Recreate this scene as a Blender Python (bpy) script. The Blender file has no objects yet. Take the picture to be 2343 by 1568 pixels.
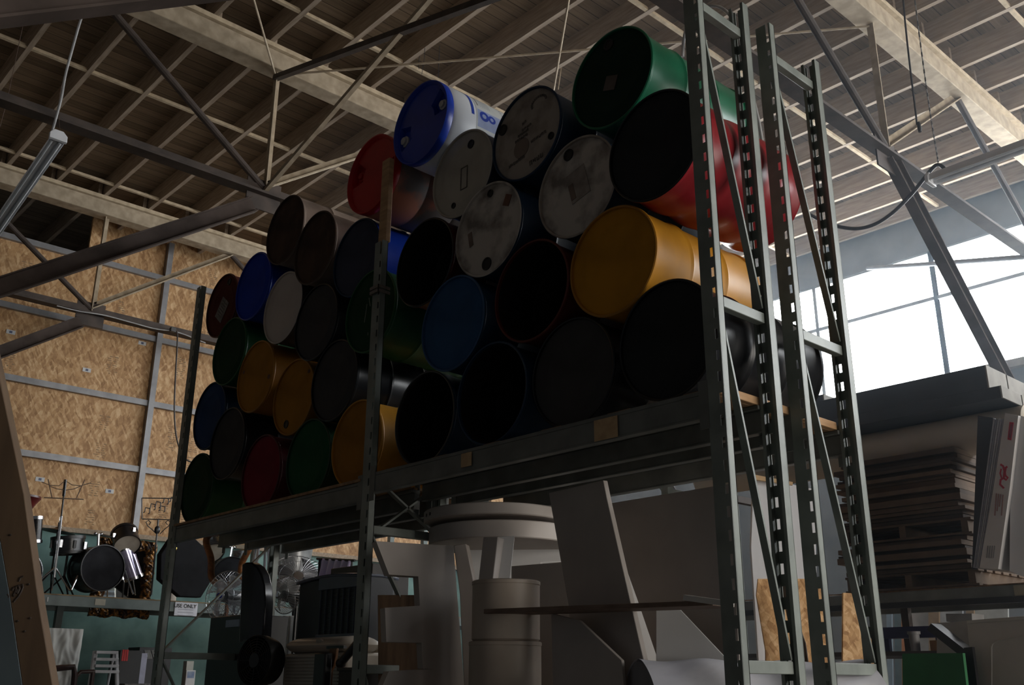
import bpy, bmesh, math, random
from mathutils import Vector, Matrix
random.seed(7)
S = bpy.context.scene
COL = S.collection
# ------------------------------------------------------------------ camera
F_PX, PITCH, ROLL, YAW = 2245.2, math.radians(18.953), math.radians(.31), math.radians(47.645)
CAM = Vector((0, 0, 1.5))
fw = Vector((-math.sin(YAW) * math.cos(PITCH), math.cos(YAW) * math.cos(PITCH), math.sin(PITCH)))
rt = Vector((math.cos(YAW), math.sin(YAW), 0))
up = rt.cross(fw)
rt, up = rt * math.cos(ROLL) + up * math.sin(ROLL), up * math.cos(ROLL) - rt * math.sin(ROLL)
cd = bpy.data.cameras.new('camera')
cam = bpy.data.objects.new('camera', cd)
COL.objects.link(cam)
cd.sensor_width = 36
cd.lens = F_PX / 2343 * 36
cd.clip_start = .05
m = Matrix((rt, up, -fw)).transposed().to_4x4()
m.translation = CAM
cam.matrix_world = m
S.camera = cam
# ------------------------------------------------------------------ world, lights, exposure
W = bpy.data.worlds.new('world')
S.world = W
W.use_nodes = True
bg = W.node_tree.nodes['Background']
bg.inputs[0].default_value = (.85, .92, 1, 1)
bg.inputs[1].default_value = .06
S.view_settings.view_transform = 'Standard'
S.view_settings.look = 'None'
S.view_settings.gamma = 1
S.view_settings.use_curve_mapping = False
S.view_settings.exposure = 0


def area(name, loc, target, sx, sy, power, col=(1, 1, 1)):
    l = bpy.data.lights.new(name, 'AREA')
    l.shape = 'RECTANGLE'
    l.spread = math.radians(110)
    l.size, l.size_y, l.energy, l.color = sx, sy, power, col
    o = bpy.data.objects.new(name, l)
    COL.objects.link(o)
    o.location = loc
    o.rotation_euler = (Vector(target) - Vector(loc)).to_track_quat('-Z', 'Y').to_euler()
    return o


WINDOW_EMISSION = 15.0
area('right_fill_light', (8.5, 7.5, 2.4), (-13, 6, 2.4), 6, 4.0, 330, (1, .95, .88))  # added unseen lamp, brightens the strand board and barrel sides from the right

# ------------------------------------------------------------------ materials
MATS = {}


def nodes_of(name):
    m = bpy.data.materials.new(name)
    m.use_nodes = True
    nt = m.node_tree
    return m, nt, nt.nodes['Principled BSDF'], nt.nodes.new, nt.links.new


def mat(name, c, c2=None, rough=.5, metal=0, scale=8, stretch=(1, 1, 1), detail=6, bump=.0, lo=.35, hi=.65, spec=.5, coat=0):
    """plain painted / worn surface: two colours mixed by object-space noise"""
    if name in MATS:
        return MATS[name]
    m, nt, b, N, L = nodes_of(name)
    c = (*c, 1)
    c2 = (*(c2 or [x * .8 for x in c[:3]]), 1)
    tc = N('ShaderNodeTexCoord')
    mp = N('ShaderNodeMapping')
    mp.inputs['Scale'].default_value = stretch
    L(tc.outputs['Object'], mp.inputs[0])
    no = N('ShaderNodeTexNoise')
    no.inputs['Scale'].default_value = scale
    no.inputs['Detail'].default_value = detail
    L(mp.outputs[0], no.inputs['Vector'])
    r = N('ShaderNodeValToRGB')
    r.color_ramp.elements[0].position, r.color_ramp.elements[1].position = lo, hi
    r.color_ramp.elements[0].color, r.color_ramp.elements[1].color = c2, c
    L(no.outputs[0], r.inputs[0])
    L(r.outputs[0], b.inputs['Base Color'])
    b.inputs['Roughness'].default_value = rough
    b.inputs['Metallic'].default_value = metal
    b.inputs['Specular IOR Level'].default_value = spec
    b.inputs['Coat Weight'].default_value = coat
    if bump:
        bp = N('ShaderNodeBump')
        bp.inputs['Strength'].default_value = bump
        bp.inputs['Distance'].default_value = .01
        L(no.outputs[0], bp.inputs['Height'])
        L(bp.outputs[0], b.inputs['Normal'])
    MATS[name] = m
    return m


def osb_mat(name='osb_board', dark=1.0, fine=1.0):
    if name in MATS:
        return MATS[name]
    m, nt, b, N, L = nodes_of(name)
    tc = N('ShaderNodeTexCoord')
    nz = N('ShaderNodeTexNoise')
    nz.inputs['Scale'].default_value = 5
    L(tc.outputs['Object'], nz.inputs['Vector'])
    mixv = N('ShaderNodeMix')
    mixv.data_type = 'VECTOR'
    mixv.inputs[0].default_value = .06
    L(tc.outputs['Object'], mixv.inputs[4])
    L(nz.outputs['Color'], mixv.inputs[5])
    cols = []
    for sc, st, rx in ((1, (12, 36, 9), .45), (1, (12, 30, 10), -.5)):
        mp = N('ShaderNodeMapping')
        mp.inputs['Scale'].default_value = st
        mp.vector_type = 'TEXTURE'
        mp.inputs['Scale'].default_value = [1 / (x * fine) for x in st]
        mp.inputs['Rotation'].default_value = (rx, 0, 0)
        L(mixv.outputs[1], mp.inputs[0])
        v = N('ShaderNodeTexVoronoi')
        v.inputs['Scale'].default_value = sc
        L(mp.outputs[0], v.inputs['Vector'])
        sp = N('ShaderNodeSeparateColor')
        L(v.outputs['Color'], sp.inputs[0])
        cols.append(sp.outputs[0])
    mx = N('ShaderNodeMix')
    mx.inputs[0].default_value = .45
    L(cols[0], mx.inputs[2])
    L(cols[1], mx.inputs[3])
    n2 = N('ShaderNodeTexNoise')
    n2.inputs['Scale'].default_value = 30
    n2.inputs['Detail'].default_value = 4
    L(tc.outputs['Object'], n2.inputs['Vector'])
    mx2 = N('ShaderNodeMix')
    mx2.inputs[0].default_value = .35
    L(mx.outputs[0], mx2.inputs[2])
    L(n2.outputs[0], mx2.inputs[3])
    r = N('ShaderNodeValToRGB')
    e = r.color_ramp.elements
    e[0].position, e[0].color = .2, (.27 * dark, .135 * dark, .05 * dark, 1)
    e[1].position, e[1].color = .85, (.66 * dark, .45 * dark, .25 * dark, 1)
    k = e.new(.5)
    k.color = (.46 * dark, .265 * dark, .115 * dark, 1)
    L(mx2.outputs[0], r.inputs[0])
    L(r.outputs[0], b.inputs['Base Color'])
    b.inputs['Roughness'].default_value = .65
    MATS[name] = m
    return m


def plank_mat(name, c, c2, axis='Y', width=.14, gap=.07, rough=.8):
    """boards running along one axis, dark joints between them, grain along the board"""
    m, nt, b, N, L = nodes_of(name)
    tc = N('ShaderNodeTexCoord')
    sp = N('ShaderNodeSeparateXYZ')
    L(tc.outputs['Object'], sp.inputs[0])
    across = sp.outputs[0 if axis == 'Y' else 1]
    d = N('ShaderNodeMath')
    d.operation = 'DIVIDE'
    d.inputs[1].default_value = width
    L(across, d.inputs[0])
    fr = N('ShaderNodeMath')
    fr.operation = 'FRACT'
    L(d.outputs[0], fr.inputs[0])
    fl = N('ShaderNodeMath')
    fl.operation = 'FLOOR'
    L(d.outputs[0], fl.inputs[0])
    wn = N('ShaderNodeTexWhiteNoise')
    wn.noise_dimensions = '1D'
    L(fl.outputs[0], wn.inputs['W'])
    mp = N('ShaderNodeMapping')
    mp.inputs['Scale'].default_value = (14, .9, 14) if axis == 'Y' else (.9, 14, 14)
    L(tc.outputs['Object'], mp.inputs[0])
    no = N('ShaderNodeTexNoise')
    no.inputs['Scale'].default_value = 2.2
    no.inputs['Detail'].default_value = 8
    L(mp.outputs[0], no.inputs['Vector'])
    ad = N('ShaderNodeMath')
    ad.operation = 'MULTIPLY_ADD'
    ad.inputs[1].default_value = .45
    L(wn.outputs[0], ad.inputs[0])
    L(no.outputs[0], ad.inputs[2])
    r = N('ShaderNodeValToRGB')
    r.color_ramp.elements[0].position, r.color_ramp.elements[1].position = .4, 1.0
    r.color_ramp.elements[0].color, r.color_ramp.elements[1].color = (*c2, 1), (*c, 1)
    L(ad.outputs[0], r.inputs[0])
    gp = N('ShaderNodeMath')
    gp.operation = 'GREATER_THAN'
    gp.inputs[1].default_value = gap
    L(fr.outputs[0], gp.inputs[0])
    mx = N('ShaderNodeMix')
    mx.data_type = 'RGBA'
    mx.inputs[6].default_value = (*[x * .25 for x in c2], 1)
    L(gp.outputs[0], mx.inputs[0])
    L(r.outputs[0], mx.inputs[7])
    L(mx.outputs[2], b.inputs['Base Color'])
    b.inputs['Roughness'].default_value = rough
    bp = N('ShaderNodeBump')
    bp.inputs['Strength'].default_value = .6
    bp.inputs['Distance'].default_value = .01
    L(gp.outputs[0], bp.inputs['Height'])
    L(bp.outputs[0], b.inputs['Normal'])
    MATS[name] = m
    return m


def glow(name, c, s):
    m, nt, b, N, L = nodes_of(name)
    b.inputs['Base Color'].default_value = (.8, .8, .8, 1)
    b.inputs['Emission Color'].default_value = (*c, 1)
    b.inputs['Emission Strength'].default_value = s
    MATS[name] = m
    return m


def mirror_mat(name='mirror_glass'):
    if name not in MATS:
        m, nt, b, N, L = nodes_of(name)
        b.inputs['Base Color'].default_value = (.8, .85, .85, 1)
        b.inputs['Metallic'].default_value = 1
        b.inputs['Roughness'].default_value = .03
        MATS[name] = m
    return MATS[name]


# ------------------------------------------------------------------ mesh helpers
class MB:
    def __init__(s):
        s.v, s.f = [], []

    def add(s, vs, fs):
        o = len(s.v)
        s.v += [Vector(v) for v in vs]
        s.f += [tuple(i + o for i in f) for f in fs]
        return s

    def box(s, c, d, R=None):
        c = Vector(c)
        h = [x / 2 for x in d]
        vs = [Vector((sx * h[0], sy * h[1], sz * h[2])) for sz in (-1, 1) for sy in (-1, 1) for sx in (-1, 1)]
        if R is not None:
            vs = [R @ v for v in vs]
        return s.add([v + c for v in vs], [(0, 2, 3, 1), (4, 5, 7, 6), (0, 1, 5, 4), (2, 6, 7, 3), (0, 4, 6, 2), (1, 3, 7, 5)])

    def span(s, a, b):
        """box from its two opposite corners"""
        a, b = Vector(a), Vector(b)
        return s.box((a + b) / 2, [abs(x) for x in b - a])

    def beam(s, p, q, w, h, upv=(0, 0, 1)):
        p, q = Vector(p), Vector(q)
        x = (q - p).normalized()
        u = Vector(upv)
        y = u.cross(x)
        if y.length < 1e-4:
            y = Vector((1, 0, 0)).cross(x)
        y.normalize()
        z = x.cross(y)
        R = Matrix((x, y, z)).transposed()
        return s.box((p + q) / 2, ((q - p).length, w, h), R)

    def angle(s, p, q, a, t, upv=(0, 0, 1)):
        """steel angle: two thin legs along p-q"""
        p, q = Vector(p), Vector(q)
        x = (q - p).normalized()
        y = Vector(upv).cross(x).normalized()
        z = x.cross(y)
        R = Matrix((x, y, z)).transposed()
        l = (q - p).length
        c = (p + q) / 2
        s.box(c + y * a / 2, (l, a, t), R)
        s.box(c + z * a / 2, (l, t, a), R)
        return s

    def tube(s, pts, r, n=10, cap=True):
        pts = [Vector(p) for p in pts]
        rs = r if isinstance(r, (list, tuple)) else [r] * len(pts)
        o = len(s.v)
        prev = None
        for i, p in enumerate(pts):
            t = (pts[min(i + 1, len(pts) - 1)] - pts[max(i - 1, 0)]).normalized()
            if prev is None:
                a = t.orthogonal().normalized()
            else:
                a = (prev - t * prev.dot(t))
                a = a.normalized() if a.length > 1e-6 else t.orthogonal().normalized()
            prev = a
            b = t.cross(a)
            for k in range(n):
                w = 2 * math.pi * k / n
                s.v.append(p + (a * math.cos(w) + b * math.sin(w)) * rs[i])
        for i in range(len(pts) - 1):
            for k in range(n):
                k2 = (k + 1) % n
                s.f.append((o + i * n + k, o + i * n + k2, o + (i + 1) * n + k2, o + (i + 1) * n + k))
        if cap:
            s.f.append(tuple(o + k for k in reversed(range(n))))
            s.f.append(tuple(o + (len(pts) - 1) * n + k for k in range(n)))
        return s

    def lathe(s, prof, n=48, M=None):
        """profile of (radius, height) turned about local z, then placed by M"""
        M = M or Matrix()
        o = len(s.v)
        rows = []
        for r, h in prof:
            if r < 1e-6:
                rows.append([len(s.v)])
                s.v.append(M @ Vector((0, 0, h)))
            else:
                rows.append(list(range(len(s.v), len(s.v) + n)))
                s.v += [M @ Vector((r * math.cos(2 * math.pi * k / n), r * math.sin(2 * math.pi * k / n), h)) for k in range(n)]
        for a, b in zip(rows, rows[1:]):
            for k in range(n):
                k2 = (k + 1) % n
                if len(a) == 1 and len(b) == 1:
                    continue
                if len(a) == 1:
                    s.f.append((a[0], b[k], b[k2]))
                elif len(b) == 1:
                    s.f.append((a[k], b[0], a[k2]))
                else:
                    s.f.append((a[k], b[k], b[k2], a[k2]))
        return s

    def prism(s, poly, o, u, v, depth, w=None):
        """flat outline poly in the u,v plane at o, extruded by depth along u x v"""
        o, u, v = Vector(o), Vector(u).normalized(), Vector(v).normalized()
        w = (Vector(w) if w is not None else u.cross(v)).normalized()
        n = len(poly)
        a = [o + u * x + v * y for x, y in poly]
        b = [p + w * depth for p in a]
        fs = [tuple(reversed(range(n))), tuple(range(n, 2 * n))]
        fs += [(i, (i + 1) % n, n + (i + 1) % n, n + i) for i in range(n)]
        return s.add(a + b, fs)

    def sphere(s, c, r, n=16, sc=(1, 1, 1)):
        prof = [(r * math.sin(math.pi * i / (n // 2)), -r * math.cos(math.pi * i / (n // 2))) for i in range(n // 2 + 1)]
        prof[0] = (0, -r)
        prof[-1] = (0, r)
        M = Matrix.Translation(Vector(c)) @ Matrix.Diagonal((*sc, 1))
        return s.lathe(prof, n, M)

    def grid(s, fn, nu, nv):
        o = len(s.v)
        for j in range(nv + 1):
            for i in range(nu + 1):
                s.v.append(Vector(fn(i / nu, j / nv)))
        for j in range(nv):
            for i in range(nu):
                a = o + j * (nu + 1) + i
                s.f.append((a, a + 1, a + nu + 2, a + nu + 1))
        return s

    def build(s, name, m, parent=None, bevel=0, smooth=35, solid=0, fix=True):
        me = bpy.data.meshes.new(name)
        off = world_loc(parent) if parent else Vector()
        me.from_pydata([v - off for v in s.v], [], s.f)
        if fix:
            bm = bmesh.new()
            bm.from_mesh(me)
            bmesh.ops.recalc_face_normals(bm, faces=bm.faces)
            bm.to_mesh(me)
            bm.free()
        me.update()
        if smooth:
            for p in me.polygons:
                p.use_smooth = True
            me.set_sharp_from_angle(angle=math.radians(smooth))
        o = bpy.data.objects.new(name, me)
        COL.objects.link(o)
        for mm in (m if isinstance(m, (list, tuple)) else [m]):
            me.materials.append(mm)
        if parent:
            o.parent = parent
        if solid:
            md = o.modifiers.new('solid', 'SOLIDIFY')
            md.thickness = solid
            md.offset = 0
        if bevel:
            md = o.modifiers.new('bevel', 'BEVEL')
            md.width = bevel
            md.segments = 2
            md.limit_method = 'ANGLE'
            md.angle_limit = math.radians(40)
        return o


def world_loc(o):
    v = Vector()
    while o:
        v += o.location
        o = o.parent
    return v


def tag(o, label, cat, group=None, kind=None):
    o['label'], o['category'] = label, cat
    if group:
        o['group'] = group
    if kind:
        o['kind'] = kind
    return o


def thing(name, loc, label, cat, group=None):
    o = bpy.data.objects.new(name, None)
    COL.objects.link(o)
    o.location = loc
    o.empty_display_size = .1
    return tag(o, label, cat, group)


def one(mb, name, m, label, cat, group=None, **k):
    """a thing that is a single mesh, origin at its own base"""
    lo = Vector([min(v[i] for v in mb.v) for i in range(3)])
    hi = Vector([max(v[i] for v in mb.v) for i in range(3)])
    base = Vector(((lo.x + hi.x) / 2, (lo.y + hi.y) / 2, lo.z))
    mb.v = [v - base for v in mb.v]
    o = mb.build(name, m, None, **k)
    o.location = base
    return tag(o, label, cat, group)


def struct(mb, name, m, label=None, cat=None, **k):
    o = mb.build(name, m, None, **k)
    o['kind'] = 'structure'
    if label:
        o['label'], o['category'] = label, cat
    return o


def text_mesh(txt, size, M, depth=.0008, bold=False, align='CENTER', sx=1):
    c = bpy.data.curves.new('txt', 'FONT')
    c.body, c.size, c.extrude, c.align_x, c.align_y = txt, size, depth, align, 'CENTER'
    if bold:
        c.offset = size * .02
    o = bpy.data.objects.new('txt', c)
    me = bpy.data.meshes.new_from_object(o)
    mb = MB()
    T = M @ Matrix.Diagonal((sx, 1, 1, 1))
    mb.add([T @ v.co for v in me.vertices], [tuple(p.vertices) for p in me.polygons])
    bpy.data.objects.remove(o)
    bpy.data.curves.remove(c)
    bpy.data.meshes.remove(me)
    return mb


def frame(o, u, v):
    """matrix whose x axis is u and y axis v, origin o"""
    u, v = Vector(u).normalized(), Vector(v).normalized()
    w = u.cross(v)
    M = Matrix((u, v, w)).transposed().to_4x4()
    M.translation = Vector(o)
    return M


# ------------------------------------------------------------------ palette
STEEL = mat('rack_steel_paint', (.235, .26, .235), (.155, .175, .158), rough=.45, scale=5)
BEAMST = mat('rack_beam_paint', (.165, .172, .158), (.105, .11, .10), rough=.5, scale=6)
DKSTEEL = mat('dark_truss_steel', (.075, .055, .045), (.04, .03, .025), rough=.7, scale=6)
PALEW = mat('dusty_cream_timber', (.43, .35, .25), (.30, .24, .165), rough=.85, scale=9, stretch=(1, 1, 1), bump=.2)
JOIST = mat('joist_timber', (.40, .32, .24), (.28, .215, .155), rough=.85, scale=6, stretch=(.6, 6, 6))
DUSTY = mat('dust_on_edges', (.52, .42, .29), (.38, .3, .2), rough=.9, scale=12)
RAWW = mat('raw_pine', (.50, .30, .15), (.34, .19, .09), rough=.7, scale=5, stretch=(1, 1, 6))
OSB = osb_mat()
TEAL = mat('teal_painted_concrete', (.19, .32, .295), (.115, .21, .20), rough=.85, scale=3, bump=.1)
GREYWALL = mat('grey_far_wall', (.20, .22, .24), (.15, .165, .18), rough=.8, scale=2)
CONC = mat('concrete_floor', (.22, .21, .19), (.15, .14, .13), rough=.7, scale=3)
BLACK = mat('black_plastic', (.012, .012, .013), (.008, .008, .009), rough=.4)
WHITEP = mat('white_paint', (.62, .60, .57), (.52, .5, .47), rough=.55, scale=3)
CHROME = mat('chrome', (.7, .7, .72), (.6, .6, .62), rough=.18, metal=1)
GIRT = mat('grey_girt_steel', (.30, .30, .31), (.22, .22, .23), rough=.4, metal=.3, scale=6)

# ------------------------------------------------------------------ building shell
XA, XB, XC, XW, YF = -8.0, -12.52, -3.48, -13.32, 12.5
ZC, ZT, ZJ, ZD = 6.0, 7.35, 7.6, 7.86          # bottom chord, underside of top chord, joist bottom, deck
TRUSS_X = (XB, XA, XC, 1.04)
struct(MB().span((-13.6, -8, -.1), (9, 13, 0)), 'floor', CONC, 'bare grey concrete warehouse floor', 'floor')
deck = plank_mat('roof_deck_boards', (.30, .23, .16), (.16, .118, .078), 'Y', .14, .05)
ceil = struct(MB().span((-17.2, -8, ZD), (9, 12.7, ZD + .05)), 'ceiling', deck, 'plank roof deck on timber joists', 'ceiling')
bays = [(-17.1, XB), (XB, XA), (XA, XC), (XC, 1.04)]
for bi, (x0, x1) in enumerate(bays):
    n = 0
    for k in range(21):
        y = .2 + .61 * k + (.06 if bi % 2 else 0)
        if bi == 3 and y < 5 or bi == 0 and y > 6 or y > 12.4 or bi == 2 and y < 2.2:
            continue
        j = MB().box(((x0 + x1) / 2, y, (ZJ + ZD) / 2), (x1 - x0 + .16, .05, ZD - ZJ)).build('joist', JOIST, ceil)
for x in (-12.05, -9.68, -7.28, -4.98, -2.6, -.3):
    MB().box((x, 6.2, ZJ + .02), (.04, 12.3, .035)).build('bridging_strip', DUSTY, ceil)
# OSB wall on the left, teal concrete below it
osb = struct(MB().span((XW - .05, -3, 3.32), (XW, 4.1, 7.02)).span((XW - .05, 4.1, 3.32), (XW, YF, 7.86)), 'wall_left', OSB,
             'tall wall of bare oriented strand board', 'wall')
conc = struct(MB().span((XW - .25, -3, 0), (XW - .02, YF, 3.32)), 'wall_left_base', TEAL, 'teal painted concrete wall below the strand board', 'wall')
MB().span((XW - .02, -3, 3.27), (XW + .03, YF, 3.33)).build('ledge', JOIST, osb)
struct(MB().span((-17.3, -8, 0), (-17.1, 13, 7.9)), 'wall_left_outer', JOIST, 'dark timber wall far behind the strand board', 'wall')
STAMP = mat('grey_stamp_ink', (.20, .14, .085), (.36, .22, .11), rough=.8, scale=30)
# girts and post on the strand board
for z in (4.2, 5.14, 6.09, 7.03):
    struct(MB().span((XW, -3, z - .04), (XW + .06, 5.2, z + .04)).span((XW, 5.26, z - .04), (XW + .06, YF, z + .04)), 'trim_%d' % round(z), GIRT,
           'grey steel girt across the strand board', 'girt')
struct(MB().span((XW, 5.19, 2.6), (XW + .09, 5.27, 7.6)), 'trim_post', GIRT, 'grey steel post up the strand board', 'post')
for (y, z0, z1, t) in ((3.35, 3.4, 6.9, 0), (4.65, 3.4, 7.0, 0), (5.62, 3.45, 7.2, 0), (5.95, 3.45, 7.2, 0)):
    z = z0
    mb = MB()
    while z < z1:
        h = random.choice((.28, .36, .22))
        if all(abs(z + h / 2 - g) > h / 2 + .06 for g in (4.2, 5.14, 6.09, 7.03)):
            for q in range(int(h / .03)):
                w = random.uniform(.02, .06)
                for e in (-1, 1):
                    mb.box((XW + .002, y + e * .035 + random.uniform(-.02, .02), z + q * .03), (.003, w, random.uniform(.008, .016)))
        z += h + random.choice((.05, .16, .3))
    mb.build('stamped_print', STAMP, osb, smooth=0)
LABELW = mat('white_label_paper', (.62, .62, .62), (.5, .5, .5), rough=.7)
for (px, y, z) in ((0, 3.3, 5.75), (0, 4.32, 5.45), (0, 5.02, 6.0), (0, 3.95, 3.9), (0, 4.85, 3.86), (0, 4.55, 7.3)):
    mb = MB().box((XW + .003, y, z), (.004, .11, .055))
    o = mb.build('sticker', LABELW, osb, smooth=0)
    MB().box((XW + .006, y, z), (.003, .035, .03)).build('sticker_mark', mat('sticker_ink', (.1, .12, .2)), o, smooth=0)
# far wall with its band of windows
WX0, WX1, WZ0, WZ1 = -12.37, 8.99, 5.3, 7.08  # band stretched out of view to throw more light on strand board and barrels
struct(MB().span((XW, YF, 0), (9, YF + .2, WZ0)).span((XW, YF, WZ1), (9, YF + .2, ZD)).span((XW, YF, WZ0), (WX0, YF + .2, WZ1))
       .span((WX1, YF, WZ0), (9, YF + .2, WZ1)), 'wall_far', GREYWALL, 'grey end wall under a long band of windows', 'wall')
PANE = glow('bright_window_pane', (.93, .97, 1), WINDOW_EMISSION)
MULL = mat('window_mullion', (.30, .33, .36), rough=.6)  # lightened and blued, bloom of the panes put into the colour
nb = 6
bw = (WX1 - WX0) / nb
for k in range(nb):
    a, b = WX0 + bw * k, WX0 + bw * (k + 1)
    w = struct(MB().span((a, YF + .08, WZ0), (b, YF + .1, WZ1)), 'window_%d' % (k + 1), PANE, 'blown out factory window, bay %d from the left' % (k + 1), 'window', smooth=0)
    mb = MB()
    for z in (WZ0, 6.4, WZ1):
        mb.box(((a + b) / 2, YF + .04, z), (bw, .06, .05))
    for q in range(3):
        mb.box((a + bw * q / 2, YF + .04, (WZ0 + WZ1) / 2), (.05, .06, WZ1 - WZ0))
    mb.build('mullions', MULL, w, smooth=0)
struct(MB().span((-9, YF - .1, WZ0 - .1), (6, YF + .02, WZ0)), 'trim_sill', mat('sill_board', (.35, .33, .3)), 'pale sill under the windows', 'sill')

# ------------------------------------------------------------------ roof trusses
def truss(x, label):
    t = thing('roof_truss', (x, 4, ZC), label, 'roof truss', 'roof trusses')
    y0, y1 = .3, 11.6
    m = MB().span((x - .1, y0 - 1, ZT), (x + .1, YF, ZJ - .05))
    m.build('top_chord', PALEW, t, bevel=.008)
    MB().span((x - .14, y0 - 1, ZJ - .05), (x + .14, YF, ZJ)).build('nailer', DUSTY, t)
    MB().span((x - .07, y0, ZC - .045), (x + .07, y1, ZC - .02)).span((x - .012, y0, ZC - .02), (x + .012, y1, ZC + .06)).build('bottom_chord', DKSTEEL, t)
    for y in (.3, 4.0, 7.7, 11.4):
        if x > -2 and y < 7:
            continue
        MB().angle((x - .02, y, ZC), (x - .02, y, ZT), .06, .012, (0, 1, 0)).build('vertical', PALEW, t)
        MB().span((x - .015, y - .18, ZC - .2), (x + .0, y + .18, ZC + .12)).build('gusset_plate', DKSTEEL, t)
    for (ya, yb, mm) in ((4, 2.2, DKSTEEL), (4, 5.85, PALEW), (7.7, 5.85, DKSTEEL), (7.7, 9.55, PALEW), (11.4, 9.55, DKSTEEL), (.3, 2.2, PALEW)):
        if x > -2 and min(ya, yb) < 6:
            continue
        m = MB()
        if mm is DKSTEEL:
            m.tube([(x, ya, ZC + .03), (x, yb, ZT)], .035, 10)
        else:
            m.angle((x - .02, ya, ZC + .03), (x - .02, yb, ZT), .07, .012, (1, 0, 0))
        m.build('diagonal', mm, t)
    return t


BRACE = mat('brown_grey_brace', (.095, .072, .062), (.06, .045, .038), rough=.85, scale=4, spec=.2)
for x, lab in ((XB, 'farthest roof truss, right in front of the strand board wall'), (XA, 'middle roof truss crossing above the stacked barrels'),
               (XC, 'roof truss at the upper right over the slotted uprights'), (1.04, 'roof truss outside the right edge of the photo')):
    if x > 0:
        continue
    t = truss(x, lab)
    near = (3.95, 6.10, -.4, 3.13) if x == XC else (3.9, 5.83, .2, 3.24)
    for (ya, za, yb, zb) in (near, (7.75, 5.98, 11.3, 2.7)):
        p, q = Vector((x, ya, za)), Vector((x, yb, zb))
        d = (q - p).normalized()
        n = Vector((1, 0, 0)).cross(d)
        m = MB()
        R = Matrix((d, Vector((1, 0, 0)), d.cross(Vector((1, 0, 0))))).transposed()
        m.box((p + q) / 2, ((q - p).length, .012, .15), R)
        for e in (-1, 1):
            m.box((p + q) / 2 + R @ Vector((0, 0, .07 * e)), ((q - p).length, .1, .012), R)
        m.build('knee_brace', BRACE, t)
# sway bracing between the middle and the right truss
for (p, q, r, lab) in (((XA, 4, ZC), (XC, 4, ZT), .026, 'steel sway brace rising right from the middle truss joint'),
                       ((XA, 4, ZT - .05), (XC, 4, ZC), .034, 'dark sway brace sinking right from the middle truss top joint')):
    one(MB().beam(p, q, r * 1.6, r * 1.6), 'sway_brace', PALEW if p[2] < 7 else DKSTEEL, lab, 'brace')
for (p, q, lab) in (((XA, 4, ZT - .02), (XC, 7.7, ZT - .02), 'thin steel tie rod running right under the joists'),
                    ((XA, 4, ZT - .02), (XC, .35, ZT - .02), 'thin steel tie rod rising to the top edge left of the barrels'),
                    ((XA, 7.7, ZT - .02), (XC, 4, ZT - .02), 'thin tie rod behind the topmost barrels')):
    one(MB().tube([p, q], .011, 8), 'tie_rod', PALEW, lab, 'rod')

# ------------------------------------------------------------------ pallet racks
def slotted_post(x, y, z1, t, flip, mirror=1):
    """cold formed upright: slotted web facing the aisle, two flanges"""
    w, d, th = .085, .042, .004
    mb = MB()
    fy = y - d / 2 if not flip else y + d / 2
    # web with a column of slots near one edge
    s0 = w / 2 - .026
    s1 = w / 2 - .01
    sg = mirror
    def webx(a, b, z0, zz):
        mb.span((x + sg * a, fy - th / 2, z0), (x + sg * b, fy + th / 2, zz))
    webx(-w / 2, s0, 0, z1)
    webx(s1, w / 2, 0, z1)
    z = .03
    while z < z1 - .04:
        webx(s0, s1, z - .05, z)
        z += .095
    # flanges and lips
    g = 1 if not flip else -1
    for e in (-1, 1):
        mb.span((x + e * (w / 2 - th), fy, 0), (x + e * w / 2, fy + g * d, z1))
        mb.span((x + e * (w / 2 - .016), fy + g * d - .004, 0), (x + e * w / 2, fy + g * d, z1))
    o = mb.build('post', STEEL, t, smooth=0)
    MB().span((x - .07, y - .06, 0), (x + .07, y + .06, .008)).build('foot_plate', STEEL, o)
    return o


def step_beam(x0, x1, y, z0, z1, t, face=-1):
    mb = MB().span((x0, y - .02, z0), (x1, y + .02, z1 - .02)).span((x0, y - .02 if face < 0 else y - .045, z1 - .02), (x1, y + .045 if face < 0 else y + .02, z1))
    mb.span((x0, y - .024, z0 - .004), (x1, y + .024, z0 + .006))
    o = mb.build('beam', BEAMST, t, bevel=.003)
    for x in (x0 + .025, x1 - .025):
        MB().span((x - .025, y + face * .022 - .002, z0 - .05), (x + .025, y + face * .022 + .002, z1 + .04)).build('clip', BEAMST, o)
    return o


RX = (-2.355, -4.925, -7.645)
FX = .039
def rack(name, label, frames, beams):
    t = thing(name, ((RX[0] + RX[2]) / 2, sum(b[4] for b in beams) / len(beams), 0), label, 'pallet rack')
    for x, front, rear, tf, tr, braces in frames:
        if front:
            slotted_post(x, front, tf, t, False)
        if rear:
            slotted_post(x, rear, tr, t, True, -1)
        if not braces:
            continue
        ya, yb, zz, diag = braces
        for z in zz:
            MB().span((x - .018, ya + .03, z - .025), (x + .022, yb - .03, z + .025)).build('cross_brace', STEEL, t, bevel=.003)
        for (za, zb) in diag:
            MB().beam((x, ya + .03, za), (x, yb - .03, zb), .012, .035, (1, 0, 0)).build('diagonal_brace', STEEL, t)
    for (a, b, z0, z1, y, face) in beams:
        step_beam(a, b, y, z0, z1, t, face)
    return t


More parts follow.
